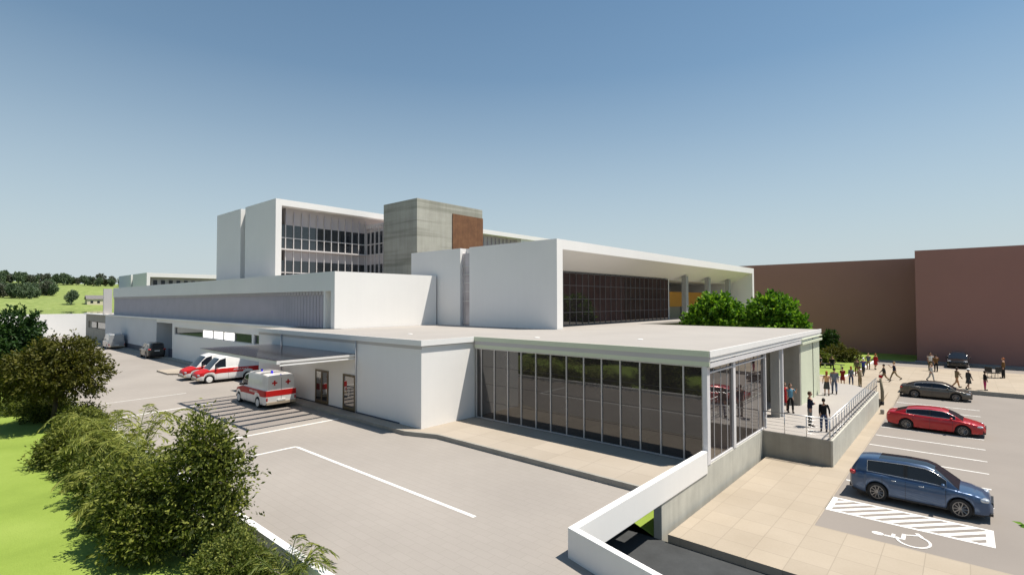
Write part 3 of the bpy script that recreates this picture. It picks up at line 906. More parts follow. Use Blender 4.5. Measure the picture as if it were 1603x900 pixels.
    for x in S.get('handles', []):
        for sd in (1,-1):
            z = float(np.interp(x, xs, bot))*.0 + at_top(x)-.13
            b = MB(); b.blob((x,sd*(at_half(x)*.968),z),(.10,.022,.017),10,6,p=3); b.build('door_handle', S.get('handlem', S['paint']), t, world=False, smooth=True)
    if S.get('seams'):
        for x in S['seams']:
            for sd in (1,-1):
                b = MB()
                b0 = float(np.interp(x, xs, bot)); t0 = at_top(x)
                pl = []
                for tt in (.04,.10,.2,.3,.45,.6,.75,.86,.94):
                    pl.append((x, sd*(side_y(x,tt)+.001), b0+(t0-b0)*tt))
                for p, q in zip(pl[:-1], pl[1:]):
                    b.add([(p[0]-.006,p[1]+sd*.002,p[2]),(p[0]+.006,p[1]+sd*.002,p[2]),(q[0]+.006,q[1]+sd*.002,q[2]),(q[0]-.006,q[1]+sd*.002,q[2])],[(0,1,2,3) if sd<0 else (3,2,1,0)])
                b.build('door_seam', BLACK, t, world=False)
    for nm, m, cx_, cy_, cz_, rx, ry, rz_ in S.get('lamps', []):
        for sd in (1,-1):
            b = MB(); b.blob((cx_,sd*cy_,cz_),(rx,ry,rz_),14,8,p=3.2); b.build(nm, m, t, world=False, smooth=True)
    for nm, m, q in S.get('boxes', []):
        b = MB(); b.box(*q); b.build(nm, m, t, world=False, bevel=.012)
    return t

# ------------------------------------------------------------- car kinds
def sedan(paintm, kind=0):
    return dict(L=4.86, W=1.84, H=1.44, wr=.335, axles=(1.40,-1.36), paint=paintm, tyre=.225,
        top=[(-2.43,.70),(-2.40,.92),(-2.25,1.02),(-1.8,1.04),(-1.0,.985),(0,.95),(.9,.945),(1.25,.92),(1.75,.84),(2.15,.74),(2.36,.64),(2.43,.52)],
        plan=[(-2.43,.60),(-2.38,.74),(-2.2,.84),(-1.6,.91),(-.8,.925),(.8,.925),(1.5,.915),(2.0,.85),(2.25,.74),(2.38,.60),(2.43,.48)],
        sill=[(-2.43,.42),(-2.3,.32),(-1.8,.24),(-.9,.20),(.9,.20),(1.8,.22),(2.3,.24),(2.43,.30)],
        roof=[(-2.0,1.03,'b'),(-1.75,1.13,'b'),(-1.35,1.285,'q'),(-.95,1.375,'w'),(-.22,1.435,'p'),(-.12,1.438,'w'),(.45,1.415,'w'),(.72,1.33,'S'),(1.05,1.17,'s'),(1.40,.93,'r'),(1.42,.92,'r')],
        mirror=(.86,1.0), handles=[-.55,.35], seams=[-.17,.92,-1.0], trim=(-1.4,1.1),
        lamps=[('headlight',HEADL,2.16,.66,.66,.17,.16,.06),('taillight',TAILL,-2.30,.66,.83,.10,.20,.07)],
        boxes=[('grille',BLACK,(2.30,-.42,.42,2.435,.42,.60)),('air_intake',BLACK,(2.25,-.62,.24,2.43,.62,.33)),('number_plate',PLATE,(-2.445,-.26,.66,-2.425,.26,.77))])

def suv(paintm):
    return dict(L=4.72, W=1.86, H=1.66, wr=.36, axles=(1.40,-1.34), paint=paintm, tyre=.235, glassroof=True, back=False,
        top=[(-2.36,.72),(-2.34,1.02),(-2.2,1.06),(-1.6,1.07),(0,1.035),(.9,1.02),(1.2,1.0),(1.7,.95),(2.08,.86),(2.28,.74),(2.36,.56)],
        plan=[(-2.36,.68),(-2.30,.80),(-2.1,.88),(-1.5,.93),(-.8,.935),(.8,.935),(1.5,.93),(2.0,.87),(2.22,.77),(2.33,.63),(2.36,.50)],
        sill=[(-2.36,.44),(-2.2,.36),(-1.8,.28),(-.9,.25),(.9,.25),(1.8,.27),(2.25,.28),(2.36,.34)],
        roof=[(-2.32,1.05,'b'),(-2.18,1.30,'b'),(-2.03,1.53,'r'),(-1.70,1.595,'q'),(-1.30,1.625,'w'),(-.42,1.66,'p'),(-.28,1.662,'w'),(.32,1.64,'w'),(.60,1.55,'S'),(.98,1.30,'s'),(1.36,1.02,'r'),(1.38,1.0,'r')],
        mirror=(.88,1.10), handles=[-.75,.18], seams=[-.35,.95,-1.15], trim=(-1.75,1.0), handlem=CHROME,
        lamps=[('headlight',HEADL,2.10,.68,.78,.16,.17,.075),('taillight',TAILL,-2.24,.74,.98,.12,.17,.085)],
        boxes=[('grille',BLACK,(2.24,-.50,.52,2.372,.50,.70)),('lower_bumper',BLACK,(2.1,-.72,.26,2.36,.72,.36)),('rear_bumper_trim',BLACK,(-2.38,-.70,.36,-2.2,.70,.50)),
               ('sill_trim',BLACK,(-.92,.87,.235,.98,.925,.30)),('sill_trim',BLACK,(-.92,-.925,.235,.98,-.87,.30)),('number_plate',PLATE,(-2.375,-.26,.78,-2.35,.26,.89))])

BLUE = paint('blue_metallic_paint', (.040,.078,.155), .35, .3)
RED = paint('red_metallic_paint', (.40,.006,.010), .15, .28)
BRONZE = paint('bronze_brown_paint', (.085,.075,.06), .4, .3)
BLACKP = paint('black_paint', (.008,.008,.009), .1, .25)
DOLIVE = paint('dark_olive_paint', (.012,.012,.010), .0, .45)

CK = lambda d, k, kz=None: dict(d, k=k, kz=kz or k)
make_vehicle(CK(suv(BLUE),.875,.955), 'parked_car', 'blue sport utility car with black glass roof beside the hatched bay', 'car', (-1.42,24.75,-1.204), R(-1.5), 'cars in the parking bays')
make_vehicle(CK(sedan(RED),.92), 'parked_car', 'glossy red saloon car parked between the blue and bronze cars', 'car', (-1.42,39.25,-1.204), R(-2), 'cars in the parking bays')
make_vehicle(CK(sedan(BRONZE),.895), 'parked_car', 'bronze brown saloon car parked nearest the plaza kerb', 'car', (-1.80,52.15,-1.204), R(-1), 'cars in the parking bays')
S = suv(BLACKP)
make_vehicle(S, 'parked_car', 'black car facing the plaza in front of the brown wall', 'car', (-.55,75.9,-.955), R(-92))
S = dict(suv(DOLIVE), kz=1.10)
S['roof'] = [(-2.34,1.05,'b'),(-2.30,1.35,'b'),(-2.22,1.60,'r'),(-2.0,1.64,'q')]+S['roof'][4:]
make_vehicle(S, 'parked_car', 'very dark car parked tail-first against long wing in shade', 'car', (-73.6,18.1,-.2), R(178))

# ------------------------------------------------------------- vans and ambulances
VANW = paint('white_van_paint', (.80,.79,.77), 0, .35)
STRIPE = surf('red_stripe_paint', (.50,.008,.007), .04, 2, 9, .5, 0, obj=True)
SILVER = paint('silver_grey_paint', (.33,.34,.35), .1, .4)
BEACON = mat('blue_beacon', (.03,.02,.75), .25, coat=.5)
BUMP = mat('beige_bumper', (.38,.32,.24), .6)
VWIN = mat('van_window', (.25,.26,.27), .08, ior=1.6)

def van(ambulance=True):
    def zone(x, tt):
        if not ambulance: return 0
        if tt > 1.05 and x > .95: return 1              # bonnet
        if .56 < tt < 1.0 : return 1
        return 0
    rows = [(0,.955),(.10,.985),(.30,1.0),(.56,1.0),(.62,1.0),(.80,.995),(.97,.985),(1.0,.97)]
    return dict(L=4.95, W=1.98, H=2.12, wr=.33, axles=(1.62,-1.30), paint=VANW if ambulance else SILVER, tyre=.20, spokes=0, rim=RIMW if ambulance else RIM,
        rows=rows, zone=zone, zones={1:('red_stripe',STRIPE)}, back=True, roofw=.80, crown=.05,
        top=[(-2.475,1.16),(.8,1.16),(1.15,1.12),(1.7,1.02),(2.2,.88),(2.40,.74),(2.475,.56)],
        plan=[(-2.475,.93),(-2.42,.97),(-2.2,.99),(1.5,.99),(2.1,.92),(2.3,.82),(2.43,.68),(2.475,.54)],
        sill=[(-2.475,.34),(-2.2,.28),(1.9,.26),(2.3,.28),(2.475,.34)],
        roof=[(-2.47,1.98,'r'),(-2.36,2.07,'r'),(-1.6,2.11,'r'),(-.3,2.12,'r'),(.32,2.11,'r'),(.38,2.10,'w'),(.78,1.98,'w'),(.86,1.92,'S'),(1.20,1.56,'s'),(1.58,1.10,'r'),(1.60,1.05,'r')],
        mirror=(1.12,1.26), mirrorm=BLACK, handles=[.25], handlem=BLACK, seams=[1.15,.22,-.75],
        lamps=[('headlight',HEADL,2.30,.66,.70,.12,.16,.08),('taillight',TAILL,-2.44,.88,.62,.05,.06,.13)],
        boxes=[('front_bumper',BUMP,(2.2,-.80,.28,2.49,.80,.46)),('rear_bumper',BUMP,(-2.53,-.92,.30,-2.40,.92,.46)),('grille',BLACK,(2.36,-.34,.56,2.462,.34,.68)),('number_plate',PLATE,(-2.54,-.26,.48,-2.47,.26,.59))])

def text_mesh(s, size, m, name, parent, matrix, ext=.004):
    cu = bpy.data.curves.new(name, 'FONT'); cu.body = s; cu.size = size; cu.align_x = 'CENTER'; cu.align_y = 'CENTER'; cu.extrude = ext; cu.resolution_u = 3
    tmp = bpy.data.objects.new('tmp', cu); COL.objects.link(tmp)
    dg = bpy.context.evaluated_depsgraph_get()
    me = bpy.data.meshes.new_from_object(tmp.evaluated_get(dg))
    bpy.data.objects.remove(tmp)
    me.transform(matrix); me.materials.clear(); me.materials.append(m); me.name = name
    o = link(bpy.data.objects.new(name, me)); o.parent = parent
    return o

def ambulance(label, loc, rz):
    t = make_vehicle(van(True), 'ambulance', label, 'ambulance', loc, rz, 'ambulances by the clinic entrance')
    for x, y in ((-.35,.30),(-1.7,.25)):
        b = MB(); b.lathe([(.085,2.08),(.085,2.12),(.075,2.14),(.072,2.24),(.05,2.28),(.005,2.29)], (x,y,0), 'z', 14)
        b.build('beacon', BEACON, t, world=False, smooth=True)
    b = MB(); b.lathe([(.06,1.98),(.06,2.06),(.05,2.09),(.004,2.10)], (-2.36,.0,0), 'z', 12); b.build('beacon', BEACON, t, world=False, smooth=True)
    CR = STRIPE
    for y in (.42,-.42):
        b = MB(); z = 1.60
        for q in ((-.045,-.155,.045,.155),(-.155,-.045,-.045,.045),(.045,-.045,.155,.045)):
            b.box(-2.492,y+q[0],z+q[1],-2.474,y+q[2],z+q[3])
        b.build('red_cross', CR, t, world=False)
    b = MB(); b.box(-2.484,-.94,.80,-2.470,.94,1.145); b.build('rear_stripe', STRIPE, t, world=False)
    b = MB(); b.box(-2.4845,-.008,.48,-2.4765,.008,.79); b.box(-2.4845,-.008,1.16,-2.4765,.008,1.9); b.build('door_seam', BLACK, t, world=False)
    # lettering on both sides of the stripe
    for sd in (1,-1):
        rot = Matrix.Rotation(R(90), 4, 'X') if sd < 0 else Matrix.Rotation(R(180), 4, 'Z') @ Matrix.Rotation(R(90), 4, 'X')
        text_mesh('AMBULANCE', .20, VANW, 'lettering', t, Matrix.Translation((-.75, sd*.992, .985)) @ rot)
    return t
ambulance('white ambulance with red stripe and two red crosses, standing on the canopy shadow', (-34.55,14.72,-.2), R(180))
ambulance('white ambulance with red bonnet, side stripe lettering showing, beside the canopy', (-46.95,16.95,-.2), R(-93))
ambulance('white ambulance with red bonnet, farther and mostly hidden behind its neighbour', (-49.75,16.8,-.2), R(-91))
S = van(False)
make_vehicle(S, 'parked_van', 'plain silver grey van with red tail lights at the far end of wing', 'van', (-92.6,18.0,-.2), R(178))
# =================================================================== PLANTS
def leaf_mat(name, c_dark, c_mid, c_light, trans=.35):
    m = mat(name, c_mid, .6, spec=.3)
    g = N(m, 'ShaderNodeNewGeometry')
    c = ramp(m, g.outputs['Random Per Island'], [(.0,c_dark),(.5,c_mid),(1.0,c_light)])
    L(m, c, BS(m).inputs['Base Color'])
    t = N(m, 'ShaderNodeBsdfTranslucent'); L(m, mixc(m, 1.0, c, (1.0,1.0,.55), 'MULTIPLY'), t.inputs['Color'])
    x = N(m, 'ShaderNodeMixShader'); x.inputs[0].default_value = trans
    L(m, BS(m).outputs[0], x.inputs[1]); L(m, t.outputs[0], x.inputs[2])
    L(m, x.outputs[0], m.node_tree.nodes['Material Output'].inputs['Surface'])
    return m
LF_DARK = leaf_mat('dark_green_leaf', (.012,.035,.008),(.025,.065,.012),(.05,.10,.02))
LF_OLIVE = leaf_mat('olive_leaf', (.045,.05,.008),(.085,.09,.014),(.15,.14,.025))
LF_BUSH = leaf_mat('bush_leaf', (.03,.045,.008),(.09,.115,.016),(.26,.28,.055))
LF_YEL = leaf_mat('yellow_green_leaf', (.045,.07,.014),(.12,.155,.028),(.28,.30,.07))
LF_PALM = leaf_mat('frond_leaf', (.10,.13,.025),(.21,.24,.045),(.35,.36,.09))
LF_BRIGHT = leaf_mat('bright_glossy_leaf', (.022,.085,.006),(.10,.235,.014),(.25,.41,.04), .4)
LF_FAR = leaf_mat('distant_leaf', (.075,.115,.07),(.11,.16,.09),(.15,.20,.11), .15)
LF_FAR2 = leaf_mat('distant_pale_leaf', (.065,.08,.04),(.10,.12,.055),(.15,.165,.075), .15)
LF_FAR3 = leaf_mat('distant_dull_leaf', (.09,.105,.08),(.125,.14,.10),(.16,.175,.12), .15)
BARK = surf('bark', (.085,.065,.045), .25, 3, 30, .95, .6, obj=True)

def leaf_cloud(rng, pts, dirs, size, aspect=.45, jitter=.5, fold=.25, droop=.2):
    """one folded leaf (4 verts, 2 tris sharing the midrib) per point; numpy arrays"""
    n = len(pts)
    d = dirs + rng.normal(0, jitter, (n,3)); d[:,2] -= droop
    d /= np.linalg.norm(d, axis=1)[:,None]+1e-9
    r = rng.normal(0, 1, (n,3)); s_ = np.cross(d, r); s_ /= np.linalg.norm(s_, axis=1)[:,None]+1e-9
    nn = np.cross(s_, d)
    L_ = size*rng.uniform(.65, 1.35, n)[:,None]; Wd = L_*aspect*.5
    base = pts; tip = pts+d*L_
    mid = pts+d*L_*.5
    a = mid+s_*Wd+nn*Wd*fold*2; b = mid-s_*Wd+nn*Wd*fold*2
    V = np.stack([base, a, tip, b], 1).reshape(-1,3)
    i = np.arange(n)*4
    F = np.stack([np.stack([i,i+1,i+2],1), np.stack([i,i+2,i+3],1)],1).reshape(-1,3)
    return V, F

def np_mesh(name, V, F, m):
    me = bpy.data.meshes.new(name)
    me.vertices.add(len(V)); me.vertices.foreach_set('co', np.asarray(V, dtype=np.float32).ravel())
    nf, k = F.shape
    me.loops.add(nf*k); me.loops.foreach_set('vertex_index', F.astype(np.int32).ravel())
    me.polygons.add(nf)
    me.polygons.foreach_set('loop_start', np.arange(0, nf*k, k, dtype=np.int32)); me.polygons.foreach_set('loop_total', np.full(nf, k, dtype=np.int32))
    me.materials.append(m); me.update(calc_edges=True)
    return me

def crown_points(rng, lobes, ntwig, nleaf, twig=.35, shell=.55):
    """twigs spread through the outer part of lobes; returns leaf base points and directions plus twig segments"""
    vol = np.array([l[1][0]*l[1][1]*l[1][2] for l in lobes])**.7
    pick = rng.choice(len(lobes), ntwig, p=vol/vol.sum())
    C = np.array([l[0] for l in lobes])[pick]; Rr = np.array([l[1] for l in lobes])[pick]
    u = rng.normal(0,1,(ntwig,3)); u /= np.linalg.norm(u,axis=1)[:,None]
    rad = (shell+(1-shell)*rng.uniform(0,1,ntwig)**.7)[:,None]*rng.uniform(.82,1.12,ntwig)[:,None]
    S0 = C+u*Rr*rad
    out = u*.8+rng.normal(0,.45,(ntwig,3)); out[:,2] += .15
    out /= np.linalg.norm(out,axis=1)[:,None]
    t = rng.uniform(-.2,1,(ntwig,nleaf))
    ln = twig*rng.uniform(.6,1.4,ntwig)
    Pp = S0[:,None,:]+out[:,None,:]*(t*ln[:,None])[:,:,None]+rng.normal(0,.06*twig/.35,(ntwig,nleaf,3))
    D = np.repeat(out[:,None,:],nleaf,1)
    return Pp.reshape(-1,3), D.reshape(-1,3), S0, out, ln

def crown_mesh(seed, lobes, ntwig, nleaf, size, m, name='crown', aspect=.45, twig=.35, shell=.5, droop=.2, jitter=.55):
    rng = np.random.default_rng(seed)
    P_, D_, S0, out, ln = crown_points(rng, lobes, ntwig, nleaf, twig, shell)
    V, F = leaf_cloud(rng, P_, D_, size, aspect, jitter, .25, droop)
    return np_mesh(name, V, F, m), S0

def tree(name, label, cat, loc, lobes, ntwig, nleaf, size, m, seed=1, trunk=(.12,1.5), stems=3, group=None, **kw):
    t = thing(name, label, cat, loc, 0, group)
    me, S0 = crown_mesh(seed, lobes, ntwig, nleaf, size, m, **kw)
    o = link(bpy.data.objects.new('crown', me)); o.parent = t
    rg = random.Random(seed)
    b = MB(); r0, th_ = trunk
    fork = Vector((rg.uniform(-.1,.1), rg.uniform(-.1,.1), th_))
    b.tube([(0,0,-.15),(rg.uniform(-.05,.05),rg.uniform(-.05,.05),th_*.5),fork], [r0*1.25,r0,r0*.85], 8)
    for l in lobes:
        c = Vector(l[0]); mid = fork.lerp(c, .5)+Vector((rg.uniform(-.15,.15),rg.uniform(-.15,.15),.1))
        b.tube([fork, mid, c], [r0*.7,r0*.45,r0*.2], 6)
        for k in range(stems):
            e = c+Vector((rg.uniform(-1,1)*l[1][0], rg.uniform(-1,1)*l[1][1], rg.uniform(-.4,.9)*l[1][2]))*.85
            b.tube([mid.lerp(c,.6), c.lerp(e,.5)+Vector((0,0,.05)), e], [r0*.3,r0*.2,r0*.06], 5)
    b.build('trunk', BARK, t, world=False, smooth=True)
    return t

def fronds(name, label, loc, n, length, rise, m, seed, leaflet=.28, group=None, cat='fern', spread=(0,360)):
    """arching feather-leaved plant"""
    rng = np.random.default_rng(seed); rg = random.Random(seed)
    t = thing(name, label, cat, loc, 0, group)
    bs = MB()
    for k in range(n):
        a = R(spread[0]+(spread[1]-spread[0])*(k+rg.uniform(-.3,.3))/n); ln = length*rg.uniform(.75,1.15); rs = rise*rg.uniform(.7,1.2)
        pts = []
        for i in range(13):
            u = i/12
            r_ = ln*(u*.85+.15*u*u); z = rs*math.sin(u*math.pi*.62)*1.1-.35*rs*u**3
            pts.append(Vector((r_*math.cos(a), r_*math.sin(a), z+.05)))
        bs.tube(pts, [.016*(1-.8*i/12)+.003 for i in range(13)], 5)
        P_=[];D_=[]
        for i in range(2,13):
            for j in range(3):
                u = (i-1+j/3.0); i0=int(u); f=u-i0
                if i0>=12: continue
                p = pts[i0].lerp(pts[i0+1], f); d=(pts[i0+1]-pts[i0]).normalized()
                side = d.cross(Vector((0,0,1))).normalized()
                for sd in (1,-1):
                    P_.append(p); D_.append(side*sd*.9+d*.75-Vector((0,0,.18)))
        sz = leaflet*np.concatenate([np.full(1,1.0)])
        V,F = leaf_cloud(rng, np.array(P_), np.array(D_), leaflet, .16, .10, .2, .12)
        me = np_mesh('frond', V, F, m)
        o = link(bpy.data.objects.new('frond', me)); o.parent = t
    bs.build('stem', m, t, world=False, smooth=True)
    return t

# ---- garden on the left of the road (shrubs, small trees, fronds)
tree('garden_tree', 'dark green leafy tree at the far end of the lawn', 'tree', (-49.0,3.3,-.62),
     [((0,0,3.6),(2.4,2.4,2.0)),((.3,.6,5.0),(1.5,1.5,1.5)),((-.9,-.9,2.6),(2.0,2.0,1.5)),((1.3,.9,2.6),(1.9,1.7,1.4)),((.6,1.6,1.7),(1.6,1.5,1.2))], 1500, 16, .26, LF_DARK, 11, (.16,1.4), twig=.5)
tree('garden_tree', 'round olive green small tree with a visible bare trunk', 'tree', (-38.6,4.9,-.62),
     [((0,0,3.3),(1.9,2.2,1.25)),((.9,.9,3.0),(1.5,1.5,1.2)),((-.8,-1.0,2.9),(1.6,1.7,1.2)),((.2,.3,4.2),(1.3,1.4,.8)),((.9,-.6,2.8),(1.3,1.3,.7))], 1300, 15, .19, LF_OLIVE, 12, (.11,1.5), twig=.42)
tree('garden_shrub', 'tallest near dark bush with upright leafy shoots beside the wall', 'shrub', (-16.35,4.85,-.62),
     [((.35,.50,2.75),(.75,.75,.80)),((-.2,.1,2.1),(.9,.85,.85)),((.80,.80,1.95),(.65,.65,.85)),((.3,.3,1.2),(1.0,.8,.8)),((-.45,.45,3.05),(.45,.45,.75)),((.75,.4,3.1),(.35,.35,.6)),((1.2,.6,1.3),(.5,.5,.6))], 980, 13, .125, LF_BUSH, 13, (.07,.6), twig=.42, shell=.30)
tree('garden_shrub', 'broad near dark bush spreading over the lawn edge', 'shrub', (-17.5,4.15,-.62),
     [((0,0,1.30),(1.0,.8,.8)),((-1.0,-.1,1.0),(.9,.7,.75)),((.8,.0,.85),(.8,.7,.6)),((-.5,-.2,1.85),(.65,.6,.5)),((.4,-.3,.55),(.9,.6,.45))], 1000, 13, .125, LF_BUSH, 14, (.06,.5), twig=.38, shell=.32)
tree('garden_shrub', 'low pale fine-leaved bush at the foot of tallest near bush', 'shrub', (-13.9,5.2,-.62),
     [((0,0,.55),(.85,.6,.5)),((-.9,.2,.6),(.6,.5,.45)),((-.2,-.4,.35),(.7,.45,.35)),((.6,.35,.4),(.45,.4,.35))], 950, 13, .085, LF_YEL, 15, (.04,.3), twig=.24, shell=.4)
sp = [(-27.5,4.6,9.0e-1,16),(-29.6,4.1,.85,17),(-25.4,4.6,.75,18),(-32.2,5.0,1.1,19),(-22.8,4.6,.95,20),(-35.6,5.6,.95,21),(-20.6,4.4,.85,22),(-24.4,5.4,.9,26),(-41.5,5.0,1.2,27),(-45.0,4.6,1.25,28),(-37.6,5.9,.9,29)]
lbs = ['mounded fine-leaved shrub midway along the planted strip','low spreading shrub reaching furthest over the lawn','fine-leaved shrub just behind the feathery fronds',
       'small rounded shrub below the olive green tree','yellowish shrub between fronds and broad dark bush','shrub hugging the trunk foot of olive green tree','short shrub tucked behind the broad dark bush','bushy shrub pressed against the low white wall','large shrub filling the gap beyond the olive green tree','large shrub at the foot of the far dark green tree','small shrub against the low wall behind olive green tree']
for (x, y, s_, sd), lb in zip(sp, lbs):
    tree('garden_shrub', lb, 'shrub', (x,y,-.62),
         [((0,0,.75*s_),(1.0*s_,.95*s_,.6*s_)),((.7*s_,.3,.5*s_),(.7*s_,.7*s_,.45*s_)),((-.7*s_,-.2,.55*s_),(.75*s_,.7*s_,.45*s_)),((.1,-.6*s_,.4*s_),(.8*s_,.6*s_,.4*s_))],
         560, 13, .13, LF_YEL if sd % 2 == 0 else LF_BUSH, sd, (.05,.35), twig=.34, shell=.4, group=None)
fr = [(-27.6,5.5,2.0,1.9,31),(-25.2,5.6,2.3,2.3,32),(-21.8,5.4,1.8,1.7,33),(-23.4,4.3,1.2,1.0,34),(-30.4,5.3,1.8,1.7,35),(-20.2,4.0,1.0,.8,36)]
lf = ['feathery frond plant leaning toward the road over low wall','tallest yellow feathery frond plant by the low wall','feathery frond plant rising behind the broad dark bush',
      'feathery frond plant drooping over the lawn edge','small feathery plant under the olive green tree','short feathery plant at lawn edge of the broad bush']
for (x,y,l_,r_,sd), lb in zip(fr, lf):
    fronds('frond_plant', lb, (x,y,-.62), 15, l_, r_, LF_PALM, sd)
fronds('frond_plant', 'pale feathery plant at the bottom edge of photo by low wall', (-12.4,5.85,-.62), 13, 1.15, .85, LF_YEL, 37, .22)

# ---- trees behind the viewpoint that the tinted facade mirrors
for q, (x, y) in enumerate(((-20,-9),(-26,-12),(-32,-9.5),(-39,-12),(-46,-10),(-53,-12),(-14,-12))):
    if q == 0:
        mt0 = tree('garden_tree', 'dark hedge tree mirrored in the long tinted glass facade', 'tree', (x,y,-.62),
             [((0,0,3.2),(2.9,2.9,2.2)),((1.2,.8,5.2),(2.2,2.2,1.8)),((-1.5,-.5,4.6),(2.2,2.2,1.8)),((0,0,1.4),(2.8,2.8,1.3))], 800, 14, .34, LF_DARK, 90, (.16,1.5), twig=.6, group='trees mirrored in the glass')
    else:
        o = copy_tree(mt0); o.location = (x,y,-.62); o.rotation_euler = (0,0,q*1.3)
# ---- broad-leaved trees behind the front block roof
tree('courtyard_tree', 'bright glossy round tree behind the flat roof, nearer white wing', 'tree', (-16.6,46.2,-.93),
     [((0,0,6.5),(1.9,1.9,1.5)),((-1.3,-.4,5.7),(1.3,1.3,1.1)),((1.3,.3,5.9),(1.3,1.3,1.3)),((.2,0,7.2),(1.3,1.3,.8)),((0,0,5.3),(2.2,2.2,1.0))], 900, 15, .34, LF_BRIGHT, 41, (.16,3.5), aspect=.6, twig=.45, group=None).scale = (.94,.94,.965)
tree('courtyard_tree', 'bright glossy round tree behind the flat roof, nearer brown block', 'tree', (-11.8,46.2,-.93),
     [((0,0,6.5),(1.8,1.8,1.5)),((-1.2,-.4,6.0),(1.2,1.3,1.2)),((1.5,.5,5.5),(1.1,1.1,1.1)),((-.2,0,7.2),(1.3,1.3,.8)),((.3,0,5.2),(2.2,2.2,1.0))], 900, 15, .34, LF_BRIGHT, 42, (.16,3.5), aspect=.6, twig=.45).scale = (.94,.94,.965)
# ---- plaza planting
tree('lawn_shrub', 'rounded olive shrub on the plaza lawn beside brown wall', 'shrub', (-11.3,72.5,-.84),
     [((0,0,.9),(1.5,1.3,.9)),((1.1,0,.7),(1.0,1.0,.7)),((-.9,.2,.7),(1.0,1.0,.7))], 420, 14, .22, LF_OLIVE, 51, (.06,.4), twig=.35)
for k,(x,y) in enumerate(((-14.6,66.5),(-12.6,67.2))):
    tree('lawn_shrub', ['low scruffy shrub on the plaza lawn nearest the green end wall','low scruffy shrub on plaza lawn beside the seated people'][k], 'shrub', (x,y,-.84),
         [((0,0,.7),(1.2,1.0,.7)),((.8,0,.5),(.8,.8,.5))], 330, 14, .2, LF_YEL, 52+k, (.05,.3), twig=.3)
tree('lawn_shrub', 'dark leafy shrub partly hidden behind the green end wall', 'shrub', (-13.6,79.0,-.84),
     [((0,0,1.4),(1.0,1.0,1.3)),((.3,0,2.4),(.7,.7,.8))], 320, 14, .24, LF_DARK, 55, (.06,.8), twig=.35)
# ---- sapling whose twig reaches into the frame at lower right
t = thing('young_tree', 'leafy twig tip reaching into view beside the blue car', 'tree', (3.0,18.6,-1.2))
rng = np.random.default_rng(61)
b = MB(); b.tube([(0,0,-.1),(.03,.02,1.2),(-.05,-.05,2.35)], [.05,.04,.03], 7)
tipl = Vector((.81-3.0+.17, 16.88-18.6+.14, 1.14+1.2)); b.tube([(-.03,-.03,2.0),(-.9,-.7,2.3),tipl], [.02,.014,.006], 6)
for k in range(9):
    a = k*2.4; b.tube([(0,0,1.6+k*.08),(.5*math.cos(a),.5*math.sin(a),2.1+k*.07)], [.014,.005], 5)
b.build('trunk', BARK, t, world=False, smooth=True)
P_=[];D_=[]
for k in range(9):
    a = k*2.4
    for j in range(14):
        u = rng.uniform(.5,1); P_.append((.5*u*math.cos(a),.5*u*math.sin(a),1.6+k*.08+.5*u)); D_.append((math.cos(a),math.sin(a),.2))
dv = (tipl-Vector((-.9,-.7,2.3))).normalized()
for j in range(7):
    P_.append(tuple(tipl-dv*.05)); ang = R(-75+25*j); sd = Vector((-dv.y,dv.x,0))
    D_.append(tuple(dv*math.cos(ang)*1.3+sd*math.sin(ang)*1.3+Vector((0,0,.05))))
V,F = leaf_cloud(rng, np.array(P_,float), np.array(D_,float), .22, .34, .12, .15, .1)
o = link(bpy.data.objects.new('crown', np_mesh('crown', V, F, LF_BRIGHT))); o.parent = t

# =================================================================== HILLS AND FAR TREES
def hz(x, y):
    d = -x-400-18*math.sin(y*.021)-9*math.sin(y*.06+1)
    base = 2.2 if d < 0 else 2.2+ d*.092+1.6*math.sin(d*.031+y*.02)*min(1, d/60)
    if d < 0: base = 2.2-min(1.2, -d*.05)
    if x > -186: base = 2.2+(3.2-2.2)*min(1,(x+186)/10)
    if x > -172: base = 3.2-(x+172)*.35
    if x < -640: base = min(base, 26)
    return base
b = MB(); nxh, nyh = 70, 50
gx = np.concatenate([np.linspace(-158,-190,12), np.linspace(-196,-430,22), np.linspace(-436,-760,nxh-34)]); gy = np.linspace(-160,420,nyh)
b.add([(x,y,hz(x,y)) for x in gx for y in gy], [(i*nyh+j,i*nyh+j+1,(i+1)*nyh+j+1,(i+1)*nyh+j) for i in range(nxh-1) for j in range(nyh-1)])
structure(b.build('hills', MEADOW, smooth=True))
def water():
    m = mat('pond_water', (.01,.02,.018), .03, ior=1.33)
    bump(m, noise(m, pos(m, (.2,1.2,1)), 1.0, 2), .03, .05)
    return m
sheet('pond', [(-188,-160,2.6),(-425,-160,2.6),(-425,420,2.6),(-188,420,2.6)], water())

protos = []
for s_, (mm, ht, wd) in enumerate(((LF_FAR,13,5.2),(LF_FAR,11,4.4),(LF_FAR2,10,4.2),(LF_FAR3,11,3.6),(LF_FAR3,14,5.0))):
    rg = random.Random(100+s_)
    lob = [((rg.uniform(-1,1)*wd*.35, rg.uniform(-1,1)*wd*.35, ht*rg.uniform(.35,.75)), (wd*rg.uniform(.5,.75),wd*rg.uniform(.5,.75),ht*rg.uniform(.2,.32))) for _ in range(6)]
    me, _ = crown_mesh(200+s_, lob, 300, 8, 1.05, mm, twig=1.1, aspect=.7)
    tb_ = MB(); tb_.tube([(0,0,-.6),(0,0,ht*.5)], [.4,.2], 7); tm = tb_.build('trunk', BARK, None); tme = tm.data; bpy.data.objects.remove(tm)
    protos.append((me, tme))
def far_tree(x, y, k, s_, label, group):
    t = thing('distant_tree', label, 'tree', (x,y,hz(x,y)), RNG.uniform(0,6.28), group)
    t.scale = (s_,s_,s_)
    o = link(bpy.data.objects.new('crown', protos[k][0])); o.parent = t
    o = link(bpy.data.objects.new('trunk', protos[k][1])); o.parent = t
